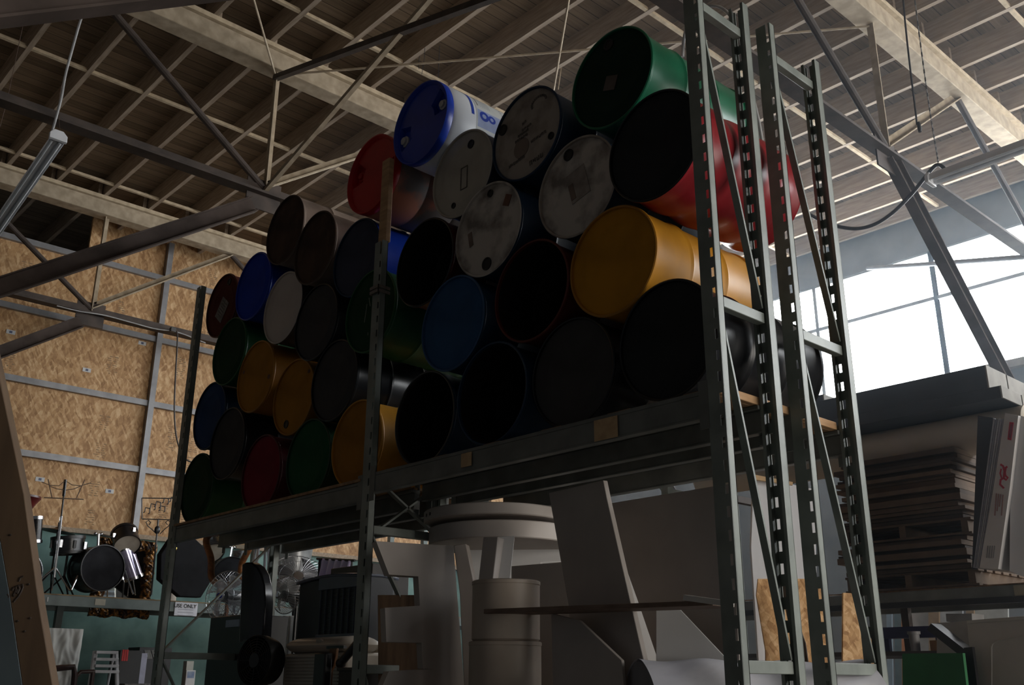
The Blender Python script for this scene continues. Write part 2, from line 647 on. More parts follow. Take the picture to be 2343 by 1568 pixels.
RB_, LB_ = (RX[1] + FX, RX[0] - FX, 2.55, 2.67), (RX[2] + FX, RX[1] - FX, 2.51, 2.63)
lo_ = lambda B_: (B_[0], B_[1], 1.0, 1.10)
r1 = rack('pallet_rack', 'front grey slotted steel pallet rack holding the stacked barrels',
          ((RX[0], 3.33, 3.72, 5.0, 4.8, (3.33, 3.72, (.25, 1.55, 3.07, 4.62), ((1.52, .28), (3.04, 1.58), (4.56, 3.12)))),
           (RX[1], 3.33, 3.87, 4.21, 2.62, (3.33, 3.87, (.25, 1.55, 2.34), ((2.31, 2.66), (2.66, 2.36), (2.31, 1.58), (1.52, .28)))),
           (RX[2], 3.33, None, 4.7, 0, (3.33, 4.24, (.25, 1.66), ((1.7, 2.58), (1.62, .28))))),
          [(*RB_, 3.33, -1), (*RB_, 3.72, 1), (*lo_(RB_), 3.33, -1), (*lo_(RB_), 3.72, 1),
           (*LB_, 3.33, -1), (*LB_, 3.72, 1), (*lo_(LB_), 3.33, -1), (*lo_(LB_), 3.72, 1)])
r2 = rack('pallet_rack', 'second grey slotted steel pallet rack, back to back behind the front one',
          ((RX[0], 3.96, 4.40, 4.8, 4.78, (3.96, 4.40, (.25, 1.55, 3.07, 4.62), ((1.52, .28), (3.04, 1.58), (4.56, 3.12)))),
           (RX[1], None, 4.40, 0, 2.62, None),
           (RX[2], None, 4.24, 0, 2.58, None)),
          [(*RB_, 3.96, -1), (*RB_, 4.40, 1), (*lo_(RB_), 3.96, -1), (*lo_(RB_), 4.40, 1),
           (*LB_, 3.96, -1), (*LB_, 4.30, 1), (*lo_(LB_), 3.96, -1), (*lo_(LB_), 4.30, 1)])
PAPER = mat('manila_paper', (.52, .36, .2), (.42, .28, .15), rough=.8, scale=20)
for (x, w, z, h) in ((-2.975, .145, 2.6, .10), (-3.98, .085, 2.61, .075)):
    b = [o for o in r1.children if o.name.startswith('beam')][0]
    o = MB().box((x, 3.33 - .0275, z), (w, .003, h)).build('paper_label', PAPER, b, smooth=0)
    o['label'] = 'tan paper label'
# timber post lashed to the middle upright
p = thing('timber_post', (-4.93, 3.30, 3.9), 'bare timber post strapped on top of the middle rack upright', 'post')
MB().span((-4.972, 3.33, 4.212), (-4.888, 3.37, 4.83)).span((-4.95, 3.335, 3.8), (-4.90, 3.365, 4.215)).build('lumber', RAWW, p, bevel=.004)
STRAP = mat('strap_tape', (.2, .17, .15), rough=.6)
mb = MB()
for z in (3.84, 3.87):
    mb.span((-4.975, 3.285, z), (-4.875, 3.29, z + .02)).span((-4.975, 3.285, z), (-4.97, 3.38, z + .02)).span((-4.88, 3.285, z), (-4.875, 3.38, z + .02))
mb.build('strap', STRAP, p)
# decking boards under the barrels
BOARD = mat('deck_board_wood', (.40, .24, .13), (.24, .14, .07), rough=.8, scale=4, stretch=(6, 1, 6))
for k in range(8):
    y = 3.36 + k * .135
    one(MB().box(((RX[2] + RX[1]) / 2, y, 2.6405), (2.6, .12, .018)), 'deck_board', BOARD,
        'long brown plank lying under the barrels of the left bay', 'board', 'planks under the left bay barrels', bevel=.002)
for k, x in enumerate((-2.5, -2.95, -3.4, -3.85, -4.3, -4.75)):
    one(MB().box((x, 3.885, 2.681), (.14, 1.04, .02)), 'cross_board', BOARD,
        'short pale board laid across the beams under the right bay barrels', 'board', 'boards across the right bay beams', bevel=.002)
one(MB().span((-2.46, 3.38, 2.672), (-2.40, 4.36, 2.71)), 'edge_board', RAWW, 'pale lumber piece on the beams at the right end of the barrel row', 'board', bevel=.003)

# ------------------------------------------------------------------ barrels
def dm(name, c, **k):
    return mat('paint_' + name, c, [x * .72 for x in c], **dict(dict(rough=.45, scale=4, lo=.3, hi=.6, spec=.3), **k))


C_YEL = dm('yellow', (.52, .235, .018))
C_YEL2 = dm('ochre', (.40, .175, .02))
C_GRN = dm('green', (.018, .10, .035))
C_GRNT = dm('emerald', (.01, .13, .065), rough=.3)
C_DKG = dm('dark_green', (.012, .048, .02))
C_RED = dm('crimson', (.27, .018, .025), rough=.33)
C_MAR = dm('maroon', (.10, .018, .013))
C_BLK = dm('black', (.012, .013, .015), rough=.28)
C_CHAR = dm('charcoal', (.058, .055, .055), rough=.35)
C_BLU = dm('steel_blue', (.03, .085, .19))
C_DBL = dm('navy', (.012, .035, .075))
C_PBL = dm('plastic_blue', (.012, .045, .38), rough=.3)
C_PRD = dm('plastic_red', (.46, .008, .012), rough=.3)
C_GRY = mat('lid_grey_stained', (.36, .31, .265), (.20, .165, .14), rough=.55, scale=7, lo=.3, hi=.55)
C_GRYP = mat('lid_grey_pale', (.46, .42, .35), (.36, .32, .27), rough=.5, scale=4)
C_WDIRT = mat('lid_white_dirty', (.50, .45, .40), (.20, .17, .15), rough=.6, scale=6, lo=.35, hi=.55)
C_WHT = mat('lid_white', (.55, .48, .43), (.48, .41, .37), rough=.45, scale=3)
C_WBODY = mat('drum_white', (.66, .68, .72), (.6, .62, .66), rough=.35, scale=3)
C_BRN = mat('drum_rust_brown', (.085, .05, .035), (.04, .025, .02), rough=.7, scale=5)
C_DUST = mat('drum_dusty_tan', (.30, .22, .17), (.17, .12, .09), rough=.75, scale=5)
C_SLATE = dm('slate_blue', (.05, .055, .085), rough=.5)
C_INSIDE = mat('drum_inside', (.016, .013, .012), (.01, .008, .008), rough=.5, scale=6)
C_BUNG = mat('bung_black', (.006, .006, .006), rough=.5)
C_CAP = mat('bung_cap_white', (.55, .53, .52), rough=.4)
R0, RB = .2955, .286
LEN = .88


def matte(m):
    """the same paint, dull with dust, for the heads that face the aisle"""
    n = m.name + '_dull'
    if n not in MATS:
        c = m.copy()
        c.name = n
        b_ = c.node_tree.nodes['Principled BSDF']
        b_.inputs['Roughness'].default_value = .75
        b_.inputs['Specular IOR Level'].default_value = .12
        MATS[n] = c
    return MATS[n]


def barrel(key, label, body, lid=None, kind='steel', bungs=(), rim=None, roll=0, L=LEN):
    x, z, y = BAR[key]
    t = thing('barrel', (x, y, z), label, 'barrel', 'barrels stacked on the rack')
    M = Matrix.Translation((x, y, z)) @ Matrix.Rotation(-math.pi / 2, 4, 'X') @ Matrix.Rotation(roll, 4, 'Z')
    if kind == 'plastic':
        pr = [(.262, .035), (.283, .055), (.2925, .09), (.2945, .14), (.2945, .30), (.287, .315), (.2945, .33), (.2945, .58), (.287, .595), (.2945, .61),
              (.2945, .76), (.288, .82), (.262, .865), (.1, .87), (0, .87)]
        MB().lathe(pr, 64, M).build('body', body, t)
        MB().lathe([(.27, .022), (.284, .0), (.293, .0), (.2955, .012), (.2945, .05), (.286, .062), (.27, .06), (.27, .022)], 64, M).build('rim', rim or lid, t)
        # head with two sunk bung pockets
        angs = [math.atan2(b[1], b[0]) for b in bungs]
        def head(u, v):
            a, r = 2 * math.pi * u, .272 * v
            d = .024
            for g in angs:
                q = abs((a - g + math.pi) % (2 * math.pi) - math.pi)
                if q < .36 and .13 < r < .252:
                    d = .062
            return M @ Vector((r * math.cos(a), -r * math.sin(a), d))
        MB().grid(head, 96, 34).build('head', lid, t)
        for bx, bz, cm, cr in bungs:
            g = math.atan2(bz, bx)
            MB().lathe([(cr + .012, .062), (cr + .012, .05), (cr, .048), (cr * .95, .034), (0, .034)], 24,
                       Matrix.Translation((x + bx, y, z + bz)) @ Matrix.Rotation(-math.pi / 2, 4, 'X')).build('bung', cm, t)
        return t
    pr = [(.283, .012), (R0, .004), (R0, .016), (RB + .001, .026), (RB, .04), (RB, .275), (RB + .003, .283), (R0 - .001, .295), (RB + .003, .307), (RB, .315),
          (RB, .565), (RB + .003, .573), (R0 - .001, .585), (RB + .003, .597), (RB, .605), (RB, L - .03), (R0, L - .018), (R0, L - .002), (R0 - .006, L), (.28, L - .004)]
    if kind == 'ribbed':
        pr = [(.284, .012), (R0, .004), (R0, .016), (.283, .03), (.283, .08)]
        for c in (.20, .44, .68):
            pr += [(.281 + .013 * math.sin(math.pi * k / 10), c - .09 + .18 * k / 10) for k in range(11)]
        pr += [(.283, L - .06), (R0, L - .018), (R0, L - .002), (.28, L - .004)]
        kind = 'steel'
    if kind == 'steel':
        MB().lathe(pr + [(.278, L - .02), (0, L - .02)], 64, M).build('body', body, t)
        MB().lathe([(.2825, .016), (.2835, .002), (.2895, 0), (R0, .004)], 64, M).build('rim', rim or body, t)
        MB().lathe([(.2825, .016), (.276, .014), (.20, .0135), (.196, .0125), (.186, .0125), (.182, .0135), (0, .0135)], 64, M).build('head', matte(lid or body), t)
    else:
        MB().lathe(pr, 64, M).build('body', body, t)
        MB().lathe([(.2825, .02), (.2835, .002), (.2895, 0), (R0, .004)], 64, M).build('rim', rim or body, t)
        ins = [(.2825, .02), (.2825, .28), (.289, .295), (.2825, .31), (.2825, .57), (.289, .585), (.2825, .6), (.2825, L - .03), (0, L - .03)]
        MB().lathe(ins, 64, M).build('interior', C_INSIDE, t)
    for b in bungs:
        bx, bz, cr = b[0], b[1], b[2]
        o = MB().lathe([(cr + .006, .014), (cr + .006, .007), (cr, .006), (cr * .92, .011), (0, .011)], 24,
                       Matrix.Translation((x + bx, y, z + bz)) @ Matrix.Rotation(-math.pi / 2, 4, 'X')).build('bung', b[3] if len(b) > 3 else C_BUNG, t)
    return t


def on_lid(t, mb_fn, name, m, label=None):
    o = mb_fn.build(name, m, t, smooth=0)
    if label:
        o['label'] = label
    return o


def sticker(t, dx, dz, w, h, rot, m, name='sticker', label=None):
    p = t.location
    R = Matrix.Rotation(rot, 3, 'Y')
    return on_lid(t, MB().box((p.x + dx, p.y + .0105, p.z + dz), (w, .003, h), R), name, m, label)


BAR = {
    'A': (-3.031, 4.603, 3.477), 'B': (-2.700, 4.012, 3.400), 'C': (-3.035, 3.509, 3.444), 'D': (-2.717, 3.009, 3.453), 'E': (-3.688, 4.538, 3.458),
    'F': (-3.297, 4.041, 3.469), 'G': (-3.977, 4.008, 3.421), 'H': (-4.284, 4.514, 3.465), 'I': (-4.624, 4.999, 3.374), 'J': (-4.273, 3.495, 3.410),
    'K': (-3.627, 3.520, 3.437), 'L': (-4.593, 3.994, 3.428), 'M': (-4.620, 2.994, 3.489), 'N': (-3.945, 3.001, 3.436), 'O': (-3.353, 2.995, 3.469),
    'red': (-5.201, 4.851, 3.390), 'dk1': (-6.561, 4.926, 3.488), 'dk2': (-6.065, 4.602, 3.486), 'dbl': (-5.526, 4.356, 3.517), 'mar': (-7.727, 4.617, 3.562),
    'blu': (-7.044, 4.582, 3.500), 'wht': (-6.548, 4.259, 3.520), 'blk': (-5.986, 3.982, 3.496), 'grB': (-5.221, 3.848, 3.458), 'grL': (-7.389, 4.099, 3.514),
    'ye1': (-6.897, 3.769, 3.521), 'ye2': (-6.355, 3.499, 3.568), 'dgr': (-5.687, 3.470, 3.500), 'blL': (-7.722, 3.609, 3.554), 'gry': (-7.227, 3.276, 3.500),
    'gbl': (-7.760, 2.990, 3.530), 'rd2': (-6.672, 2.960, 3.524), 'gr2': (-6.006, 2.960, 3.527), 'ye3': (-5.338, 2.956, 3.486)}
B = {}
def bb(key, *a, **k):
    B[key] = barrel(key, *a, **k)


bb('A', 'glossy green steel barrel, highest at the right, diamond sticker on its lid', C_GRNT, dm('bottle_green', (.010, .03, .02)), bungs=((-.014, .222, .028),))
C_BLKL = dm('black_lid', (.026, .028, .03))
bb('B', 'crimson ribbed barrel with a black lid, top right behind the slotted upright', C_RED, C_BLKL, 'ribbed', rim=C_BLK)
bb('C', 'bright yellow steel barrel with plain yellow lid, right of the stack', C_YEL, C_YEL, rim=C_YEL2)
bb('D', 'shiny black barrel at the right end of the bottom row', C_BLK, C_BLKL)
bb('E', 'barrel with grey lid full of stencilled writing, left of the glossy green barrel', C_DBL, C_GRY, rim=C_DBL, bungs=((-.209, .118, .03), (.204, -.102, .017)))
bb('F', 'barrel with dirty white lid under the glossy green barrel, stain shaped like a frame', C_DBL, C_WDIRT, rim=C_GRY, bungs=((-.062, .222, .03),))
bb('G', 'barrel with scuffed white lid and brown square sticker, above the plain blue lid', C_DBL, C_WDIRT, rim=C_WDIRT, bungs=((.013, .231, .019), (-.01, -.218, .034)))
bb('H', 'barrel with clean pale grey lid overlapping the white and blue plastic drum', C_SLATE, C_GRYP, rim=C_GRYP, bungs=((.077, .181, .024), (-.082, -.192, .014)))
bb('I', 'white plastic drum with shiny blue top and printed label', C_WBODY, C_PBL, 'plastic', ((.182, .072, C_CAP, .024), (-.229, -.03, C_CAP, .028)), rim=C_PBL)
bb('J', 'blue steel barrel with plain matt blue lid, beside the middle upright', C_DBL, C_BLU, rim=C_BLU)
bb('K', 'open dark red barrel left of the bright yellow barrel', C_MAR, None, 'open', rim=C_MAR)
bb('L', 'open dark red barrel right beside the timber post on the middle upright', C_MAR, None, 'open', rim=C_BLK)
bb('M', 'open black barrel at the left end of the right bay bottom row', C_DBL, None, 'open', rim=C_CHAR)
bb('N', 'open blue barrel, second of the right bay bottom row from the middle upright', C_DBL, None, 'open', rim=C_DBL)
bb('O', 'dark grey barrel in the bottom row under the bright yellow barrel', C_BLK, C_CHAR)
SAL = mat('drum_red_reflection', (.42, .16, .10), (.16, .14, .13), rough=.5, scale=2.2, lo=.42, hi=.5)  # red reflection on a pale drum put into the colour, mixed with grey
bb('red', 'plastic drum with bright red top, left of the timber post', SAL, C_PRD, 'plastic', ((-.186, .067, C_PRD, .024), (.139, -.032, C_CAP, .026)), rim=C_PRD)
bb('dk1', 'rusty brown barrel, topmost on the left bay', C_DUST, C_BRN, rim=C_BRN)
bb('dk2', 'dark brown barrel with dusty tan side, second from the top on the left bay', C_DUST, C_BRN, rim=C_BRN)
bb('dbl', 'blue barrel with dull slate lid, left of the timber post below the red top', C_PBL, C_SLATE, rim=C_DBL)
bb('mar', 'maroon barrel with tilted paper sheet on its lid, at the far upper left', C_MAR, C_MAR, bungs=((.086, .204, .026),))
bb('blu', 'shiny blue plastic barrel next to the maroon one with the paper', C_PBL, C_PBL, rim=C_PBL)
bb('wht', 'barrel with plain off white lid, in the upper left of the stack', C_CHAR, C_WHT, rim=C_WHT)
bb('blk', 'glossy black barrel just right of the off white lid', C_BLK, C_CHAR, rim=C_BLK)
bb('grB', 'large green barrel with scratched lid, left of the middle upright', C_GRN, C_DKG, rim=C_GRN)
bb('grL', 'green barrel under the maroon one, at the left edge of the stack', C_GRN, C_DKG, rim=C_GRN)
bb('ye1', 'ochre yellow barrel with two rust spots, left bay middle', C_YEL2, C_YEL2)
bb('ye2', 'ochre yellow barrel with black open bung hole at the bottom of its lid', C_YEL2, C_YEL2, bungs=((-.082, -.196, .026),))
bb('dgr', 'charcoal barrel above the two right yellow and green lids of the left bay', C_BLK, C_CHAR, rim=C_BLK)
bb('blL', 'dark blue barrel at the left edge, second row from the bottom', C_DBL, dm('navy_lid', (.018, .055, .15)), rim=C_DBL)
bb('gry', 'grey barrel with black rim above the crimson lid at lower left', C_BLK, C_CHAR, rim=C_BLK)
bb('gbl', 'dark green barrel at the far left of the bottom row', C_GRN, C_DKG, rim=C_DKG)
bb('rd2', 'barrel with plain crimson lid in the bottom row', dm('dark_crimson', (.09, .01, .014)), dm('crimson_lid', (.20, .014, .03)))
bb('gr2', 'barrel with plain green lid in the bottom row, between the crimson and the yellow', C_DKG, dm('green_lid', (.012, .085, .033)), rim=C_DKG)
bb('ye3', 'barrel with orange yellow lid at the right end of the left bay bottom row', C_YEL, dm('amber_lid', (.36, .155, .02)))
# ------------------------------------------------------------------ writing, stickers and stains on the lids
INK = mat('stencil_ink', (.07, .06, .055), (.14, .12, .1), rough=.8, scale=30)
STK_TAN = mat('old_sticker_tan', (.19, .135, .11), (.13, .09, .07), rough=.8, scale=14)
STK_BRN = mat('old_sticker_brown', (.20, .09, .055), (.13, .06, .04), rough=.8, scale=14)
STK_GREY = mat('old_sticker_grey', (.26, .235, .22), (.15, .13, .12), rough=.8, scale=26)
o = sticker(B['A'], -.01, -.025, .085, .085, math.radians(20), mat('old_sticker_dull', (.11, .085, .075), (.08, .06, .05), rough=.8, scale=14), label='tan diamond shaped sticker')
o = sticker(B['mar'], -.003, -.036, .155, .20, math.radians(38), STK_GREY, 'paper_sheet', 'grey printed paper sheet')
for k in range(6):
    R = Matrix.Rotation(math.radians(38), 3, 'Y')
    c = B['mar'].location + Vector((-.003, .0085, -.036)) + R @ Vector((0, 0, .07 - k * .026))
    MB().box(c - B['mar'].location + B['mar'].location, (.12 - (k % 3) * .02, .002, .007), R).build('print_line', INK, B['mar'], smooth=0)
sticker(B['G'], .165, .13, .055, .07, math.radians(25), STK_BRN, label='brown square sticker')
sticker(B['G'], -.161, -.013, .035, .095, math.radians(-12), STK_TAN, 'torn_sticker')
STK_F = mat('torn_sticker_dirt', (.33, .285, .25), (.2, .165, .145), rough=.8, scale=12)
sticker(B['F'], .007, .015, .14, .19, math.radians(-14), STK_F, 'torn_sticker')
sticker(B['F'], -.035, -.02, .035, .10, math.radians(-14), STK_TAN, 'torn_patch').location.y -= .003
mb = MB()
q = B['H'].location + Vector((.015, .0105, -.033))
for (dx, dz, w, h) in ((-.03, 0, .006, .15), (.03, 0, .006, .15), (0, .075, .066, .006), (0, -.075, .066, .006)):
    mb.box(q + Vector((dx, 0, dz)), (w, .002, h))
on_lid(B['H'], mb, 'stencilled_frame', INK)
rng = random.Random(3)


def scrawl(t, dx, dz, n, w, h, rot=0):
    """a short run of faded stencil characters"""
    mb = MB()
    R = Matrix.Rotation(rot, 3, 'Y')
    p = t.location + Vector((dx, .0105, dz))
    for k in range(n):
        x = (k - (n - 1) / 2) * w
        for s in range(2):
            mb.box(p + R @ Vector((x + (s - .5) * w * .5, 0, rng.uniform(-.1, .1) * h)), (w * .18, .002, h * rng.uniform(.6, 1)), R)
        mb.box(p + R @ Vector((x, 0, rng.choice((-.4, 0, .4)) * h)), (w * .6, .002, h * .18), R)
    return on_lid(t, mb, 'stencilled_writing', INK)


for a in ((0, .045, 4, .022, .016), (-.03, .018, 6, .016, .018), (-.045, -.01, 7, .016, .018), (.10, -.062, 6, .022, .02), (-.085, -.15, 7, .02, .022),
          (.08, -.2, 4, .03, .03), (-.02, .085, 2, .02, .022)):
    scrawl(B['E'], *a, rot=math.radians(-8))
mb = MB()
for k in range(14):
    a = math.radians(200 - k * 15)
    mb.box(B['E'].location + Vector((.105 + .06 * math.cos(a), .0105, .165 + .04 * math.sin(a))), (.014, .002, .010), Matrix.Rotation(-a, 3, 'Y'))
on_lid(B['E'], mb, 'stencilled_arc', INK)
on_lid(B['E'], MB().lathe([(.065, 0), (.065, .001), (0, .001)], 20, Matrix.Translation(B['E'].location + Vector((-.045, .012, -.075))) @ Matrix.Rotation(math.pi / 2, 4, 'X')),
       'round_stain', mat('stain_brown', (.20, .15, .12), (.15, .11, .09), rough=.7))
for (k, dx, dz, r) in (('ye1', .211, -.047, .02), ('ye1', -.216, .085, .016), ('ye2', .19, .16, .016)):
    on_lid(B[k], MB().lathe([(r, 0), (r, .001), (0, .001)], 14, Matrix.Translation(B[k].location + Vector((dx, .012, dz))) @ Matrix.Rotation(math.pi / 2, 4, 'X')),
           'rust_spot', STK_BRN)
mb = MB()
for (dx, dz, h, r) in ((-.06, .0, .13, .15), (-.02, .07, .07, -.3), (.05, -.03, .05, .1), (.1, .12, .02, .5), (-.02, -.16, .02, 0)):
    mb.box(B['grB'].location + Vector((dx, .0115, dz)), (.006, .002, h), Matrix.Rotation(r, 3, 'Y'))
on_lid(B['grB'], mb, 'scratched_paint', mat('scratch_pale', (.22, .25, .2), rough=.7))


# printed label wrapped on the white drum
def wrap(t, fn, name, m, r=.2958):
    mb = MB()
    p = t.location
    fn(lambda a, s: p + Vector((r * math.cos(math.radians(a)), s, r * math.sin(math.radians(a)))), mb)
    return mb.build(name, m, t, smooth=60, fix=False)


def patch(a0, a1, s0, s1, n=12):
    def fn(P, mb):
        mb.grid(lambda u, v: P(a0 + (a1 - a0) * u, s0 + (s1 - s0) * v), n, 1)
    return fn


BLUEINK = mat('label_blue_ink', (.02, .06, .42), rough=.4)
PALEBLUE = mat('label_pale_blue', (.35, .42, .66), rough=.5)
FINE = mat('label_grey_print', (.34, .35, .40), rough=.6)
dI = B['I']
wrap(dI, patch(4, 62, .205, .228, 20), 'label_stripe', BLUEINK)
lb = wrap(dI, patch(-14, 60, .25, .56, 20), 'label', mat('label_white', (.62, .64, .63), (.56, .58, .58), rough=.4))
for k in range(8):
    wrap(dI, patch(24, 52 - 3 * (k % 3), .268 + .016 * k, .268 + .016 * k + (.009 if k == 0 else .004)), 'label_print', INK if k == 0 else FINE, .2962)
for k in range(5):
    wrap(dI, patch(20 + k * 6, 22.5 + k * 6, .49, .505, 2), 'label_mark', FINE, .2962)
wrap(dI, patch(-10, 17, .258, .52), 'label_band', PALEBLUE, .2960)
def big8(P, mb):
    for (ac, sc, ra, rs) in ((8, .315, 7.5, .040), (8, .382, 6, .032)):
        n = 24
        o0 = len(mb.v)
        for k in range(n):
            w = 2 * math.pi * k / n
            for q in (.45, 1):
                mb.v.append(P(ac + ra * q * math.cos(w), sc + rs * q * math.sin(w)))
        for k in range(n):
            j = (k + 1) % n
            mb.f.append((o0 + 2 * k, o0 + 2 * k + 1, o0 + 2 * j + 1, o0 + 2 * j))
wrap(dI, big8, 'label_digit', BLUEINK, .2966)
for s in (.455, .48):
    wrap(dI, patch(-2, 11, s, s + .012, 4), 'label_bar', BLUEINK, .2966)
wrap(dI, patch(-40, -12, .60, .80, 8), 'label_patch', mat('label_teal', (.10, .36, .36), rough=.5), .2960)


# ------------------------------------------------------------------ points found on known planes
def ray(px, py):
    return fw + rt * ((px - 1171.5) / F_PX) - up * ((py - 784) / F_PX)


def at(px, py, ax, v):
    d = ray(px, py)
    i = 'xyz'.index(ax)
    return CAM + d * ((v - CAM[i]) / d[i])


def depth(p):
    return (Vector(p) - CAM).dot(fw)


def rad(px, p):
    return px * depth(p) / F_PX


def board_mb(poly, o, ang, thick, lean=0):
    """outline on an upright (or leaning) plane through o; ang = heading of its width from +X"""
    u = Vector((math.cos(ang), math.sin(ang), 0))
    n = Vector((math.sin(ang), -math.cos(ang), 0))
    n = (n * math.cos(lean) + Vector((0, 0, 1)) * math.sin(lean)).normalized()
    v = n.cross(u)
    o = Vector(o)
    pts = []
    for px, py in poly:
        d = ray(px, py)
        t = (o - CAM).dot(n) / d.dot(n)
        w = CAM + d * t - o
        pts.append((w.dot(u), w.dot(v)))
    return MB().prism(pts, o, u, v, thick, -n)


def Z(cx, cy, s, pts):
    """zoomed-crop coordinates back to photograph pixels"""
    return [(cx + x / s, cy + y / s) for x, y in pts]


def axis_m(p, d):
    return Matrix.Translation(Vector(p)) @ Vector(d).normalized().to_track_quat('Z', 'Y').to_matrix().to_4x4()


# ------------------------------------------------------------------ shelf rack along the strand board wall
t = thing('storage_shelf', (-12.45, 6.5, 0), 'grey steel shelf rack carrying a drum kit, along the left wall', 'shelf rack')
XF, XR = -12.0, -12.95
SHB = mat('shelf_beam_grey', (.15, .185, .175), (.10, .125, .12), rough=.5, scale=5)
for z1, h in ((2.395, .13), (1.36, .12)):
    MB().span((XF - .045, 2.2, z1 - h), (XF, 11.4, z1 - .012)).build('beam', SHB, t, bevel=.004)
    MB().span((XF - .05, 2.2, z1 - .012), (XF - .0, 11.4, z1)).build('beam_top', mat('dusty_orange_edge', (.30, .20, .10), (.18, .12, .07), rough=.9, scale=10), t)
    MB().span((XR, 2.2, z1 - h), (XR + .045, 11.4, z1)).build('beam', SHB, t, bevel=.004)
for y in (2.25, 4.02, 4.30, 6.85, 9.2, 11.3):
    for x in (XF - .05, XR + .03):
        if x > -12.2 and 3.5 < y < 5:
            continue
        MB().span((x - .04, y - .04, 0), (x + .04, y + .04, 4.2 if y > 6 else 2.39)).build('post', SHB, t, bevel=.003)
MB().span((XR + .05, 2.2, 2.38), (XF - .06, 3.9, 2.393)).build('deck', BOARD, t)
MB().span((XF - .5, 3.9, 2.38), (XF - .06, 5.0, 2.393)).span((XR + .05, 5.0, 2.38), (XF - .06, 11.4, 2.393)).build('deck', BOARD, t)
MB().span((XR + .05, 2.2, 1.345), (XF - .06, 11.4, 1.358)).build('deck', BOARD, t)
for (px, py, w) in ((230, 1373, .12), (108, 1378, .012)):
    p = at(px, py, 'x', XF)
    MB().box((XF + .003, p.y, 2.33), (.004, w, .07 if w > .1 else .05)).build('paper_label', LABELW if w < .1 else mat('cream_label', (.45, .42, .34), rough=.8), t, smooth=0)
p = at(430, 1396, 'x', XF)
sg = thing('paper_sign', (XF + .012, p.y, 2.235), 'white paper sign with a line of bold black capitals, taped to the shelf beam', 'sign')
q0, q1 = at(407, 1378, 'x', XF + .01), at(450, 1411, 'x', XF + .01)
MB().span((XF + .004, q0.y - .03, q1.z), (XF + .01, q1.y, q0.z)).build('sheet', mat('sign_paper', (.72, .72, .78), rough=.7), sg, smooth=0)
text_mesh('USE ONLY', .062, frame((XF + .0115, (q0.y + q1.y) / 2 - .03, q0.z - .045), (0, 1, 0), (0, 0, 1)), bold=True).build('bold_line', BLACK, sg, smooth=0)
mb = MB()
for k in range(3):
    mb.box((XF + .0115, (q0.y + q1.y) / 2 - .02, q0.z - .085 - .035 * k), (.001, .2, .006))
mb.build('small_print', FINE, sg, smooth=0)

DKDRUM = mat('drum_black_wrap', (.016, .016, .018), (.01, .01, .011), rough=.25, scale=6)
DHEAD = mat('drum_head_black', (.022, .022, .026), (.011, .011, .013), rough=.8, scale=5, spec=.12)
DHEADW = mat('drum_head_cloudy', (.42, .37, .31), (.33, .29, .24), rough=.5)


def cyl(name, a, b, r, m, parent, n=40, rim=None, heads=(None, None), rimr=.008):
    """drum like cylinder from a to b with hoops and heads"""
    a, b = Vector(a), Vector(b)
    L = (b - a).length
    M = axis_m(a, b - a)
    o = MB().lathe([(r, 0), (r, L)], n, M).build(name, m, parent)
    if rim:
        for h in (0, L):
            MB().lathe([(r + .001, h - .018), (r + rimr, h - .018), (r + rimr, h + .018), (r - .004, h + .018), (r - .004, h - .006)], n, M).build('hoop', rim, parent)
    for h, hm in zip((0, L), heads):
        if hm:
            MB().lathe([(0, h), (r, h)], n, M).build('head', hm, parent)
    return o


# bass drum
c = at(235, 1300, 'x', -12.15)
r = rad(50, c)
ax = Vector((-.996, -.087, .0)).normalized()
bd = thing('bass_drum', (c.x, c.y, 2.394), 'black bass drum on its side with black front head, on the shelf', 'drum', 'drum kit pieces')
c.z = max(c.z, 2.394 + r + .01)
cyl('shell', c, c + ax * .34, r, DKDRUM, bd, 48, BLACK, (DHEAD, DKDRUM), .012)
for (p0, p1) in (((178, 1318), (163, 1350)), ((286, 1306), (305, 1360))):
    a, b = at(*p0, 'x', -12.16), at(*p1, 'x', -12.10)
    MB().tube([a, b], .012, 8).build('spur', CHROME, bd)
a, b = at(225, 1250, 'x', -12.3), at(226, 1222, 'x', -12.3)
MB().tube([a, b], .018, 10).sphere(b + Vector((0, .03, 0)), .022, 10).sphere(b + Vector((0, -.04, .0)), .022, 10).build('tom_mount', CHROME, bd)
# tilted tom
tb, tt = at(291, 1248, 'x', -12.2), at(282, 1214, 'x', -12.35)
tm = thing('tom_drum', tb, 'black tom drum tilted above the bass drum, pale lower head', 'drum', 'drum kit pieces')
dr = (tt - tb).normalized() * .8 + Vector((-.45, .1, .25))
cyl('shell', tb, tb + dr.normalized() * .22, rad(29, tb), DKDRUM, tm, 40, BLACK, (DHEADW, DKDRUM))
for k in range(4):
    M = axis_m(tb, dr)
    w = k * 1.57 + .3
    MB().box(M @ Vector((rad(31, tb) * math.cos(w), rad(31, tb) * math.sin(w), .11)), (.03, .03, .05)).build('lug', CHROME, tm)
MB().tube([tb + dr.normalized() * .1, at(226, 1222, 'x', -12.3)], .012, 8).build('mount_arm', CHROME, tm)
# floor tom behind
a, b = at(306, 1322, 'x', -12.35), at(284, 1256, 'x', -12.35)
ft = thing('floor_tom', (a.x, a.y, 2.394), 'silvery violet floor tom leaning behind the bass drum', 'drum', 'drum kit pieces')
SILV = mat('silver_violet_wrap', (.5, .47, .62), (.35, .32, .5), rough=.15, metal=.6)
cyl('shell', a, b, .11, SILV, ft, 36, CHROME, (DHEADW, DHEADW))
for q in ((304, 1326, 310, 1362), (296, 1326, 292, 1364)):
    MB().tube([at(q[0], q[1], 'x', -12.25), at(q[2], q[3], 'x', -12.2)], .009, 8).build('leg', CHROME, ft)
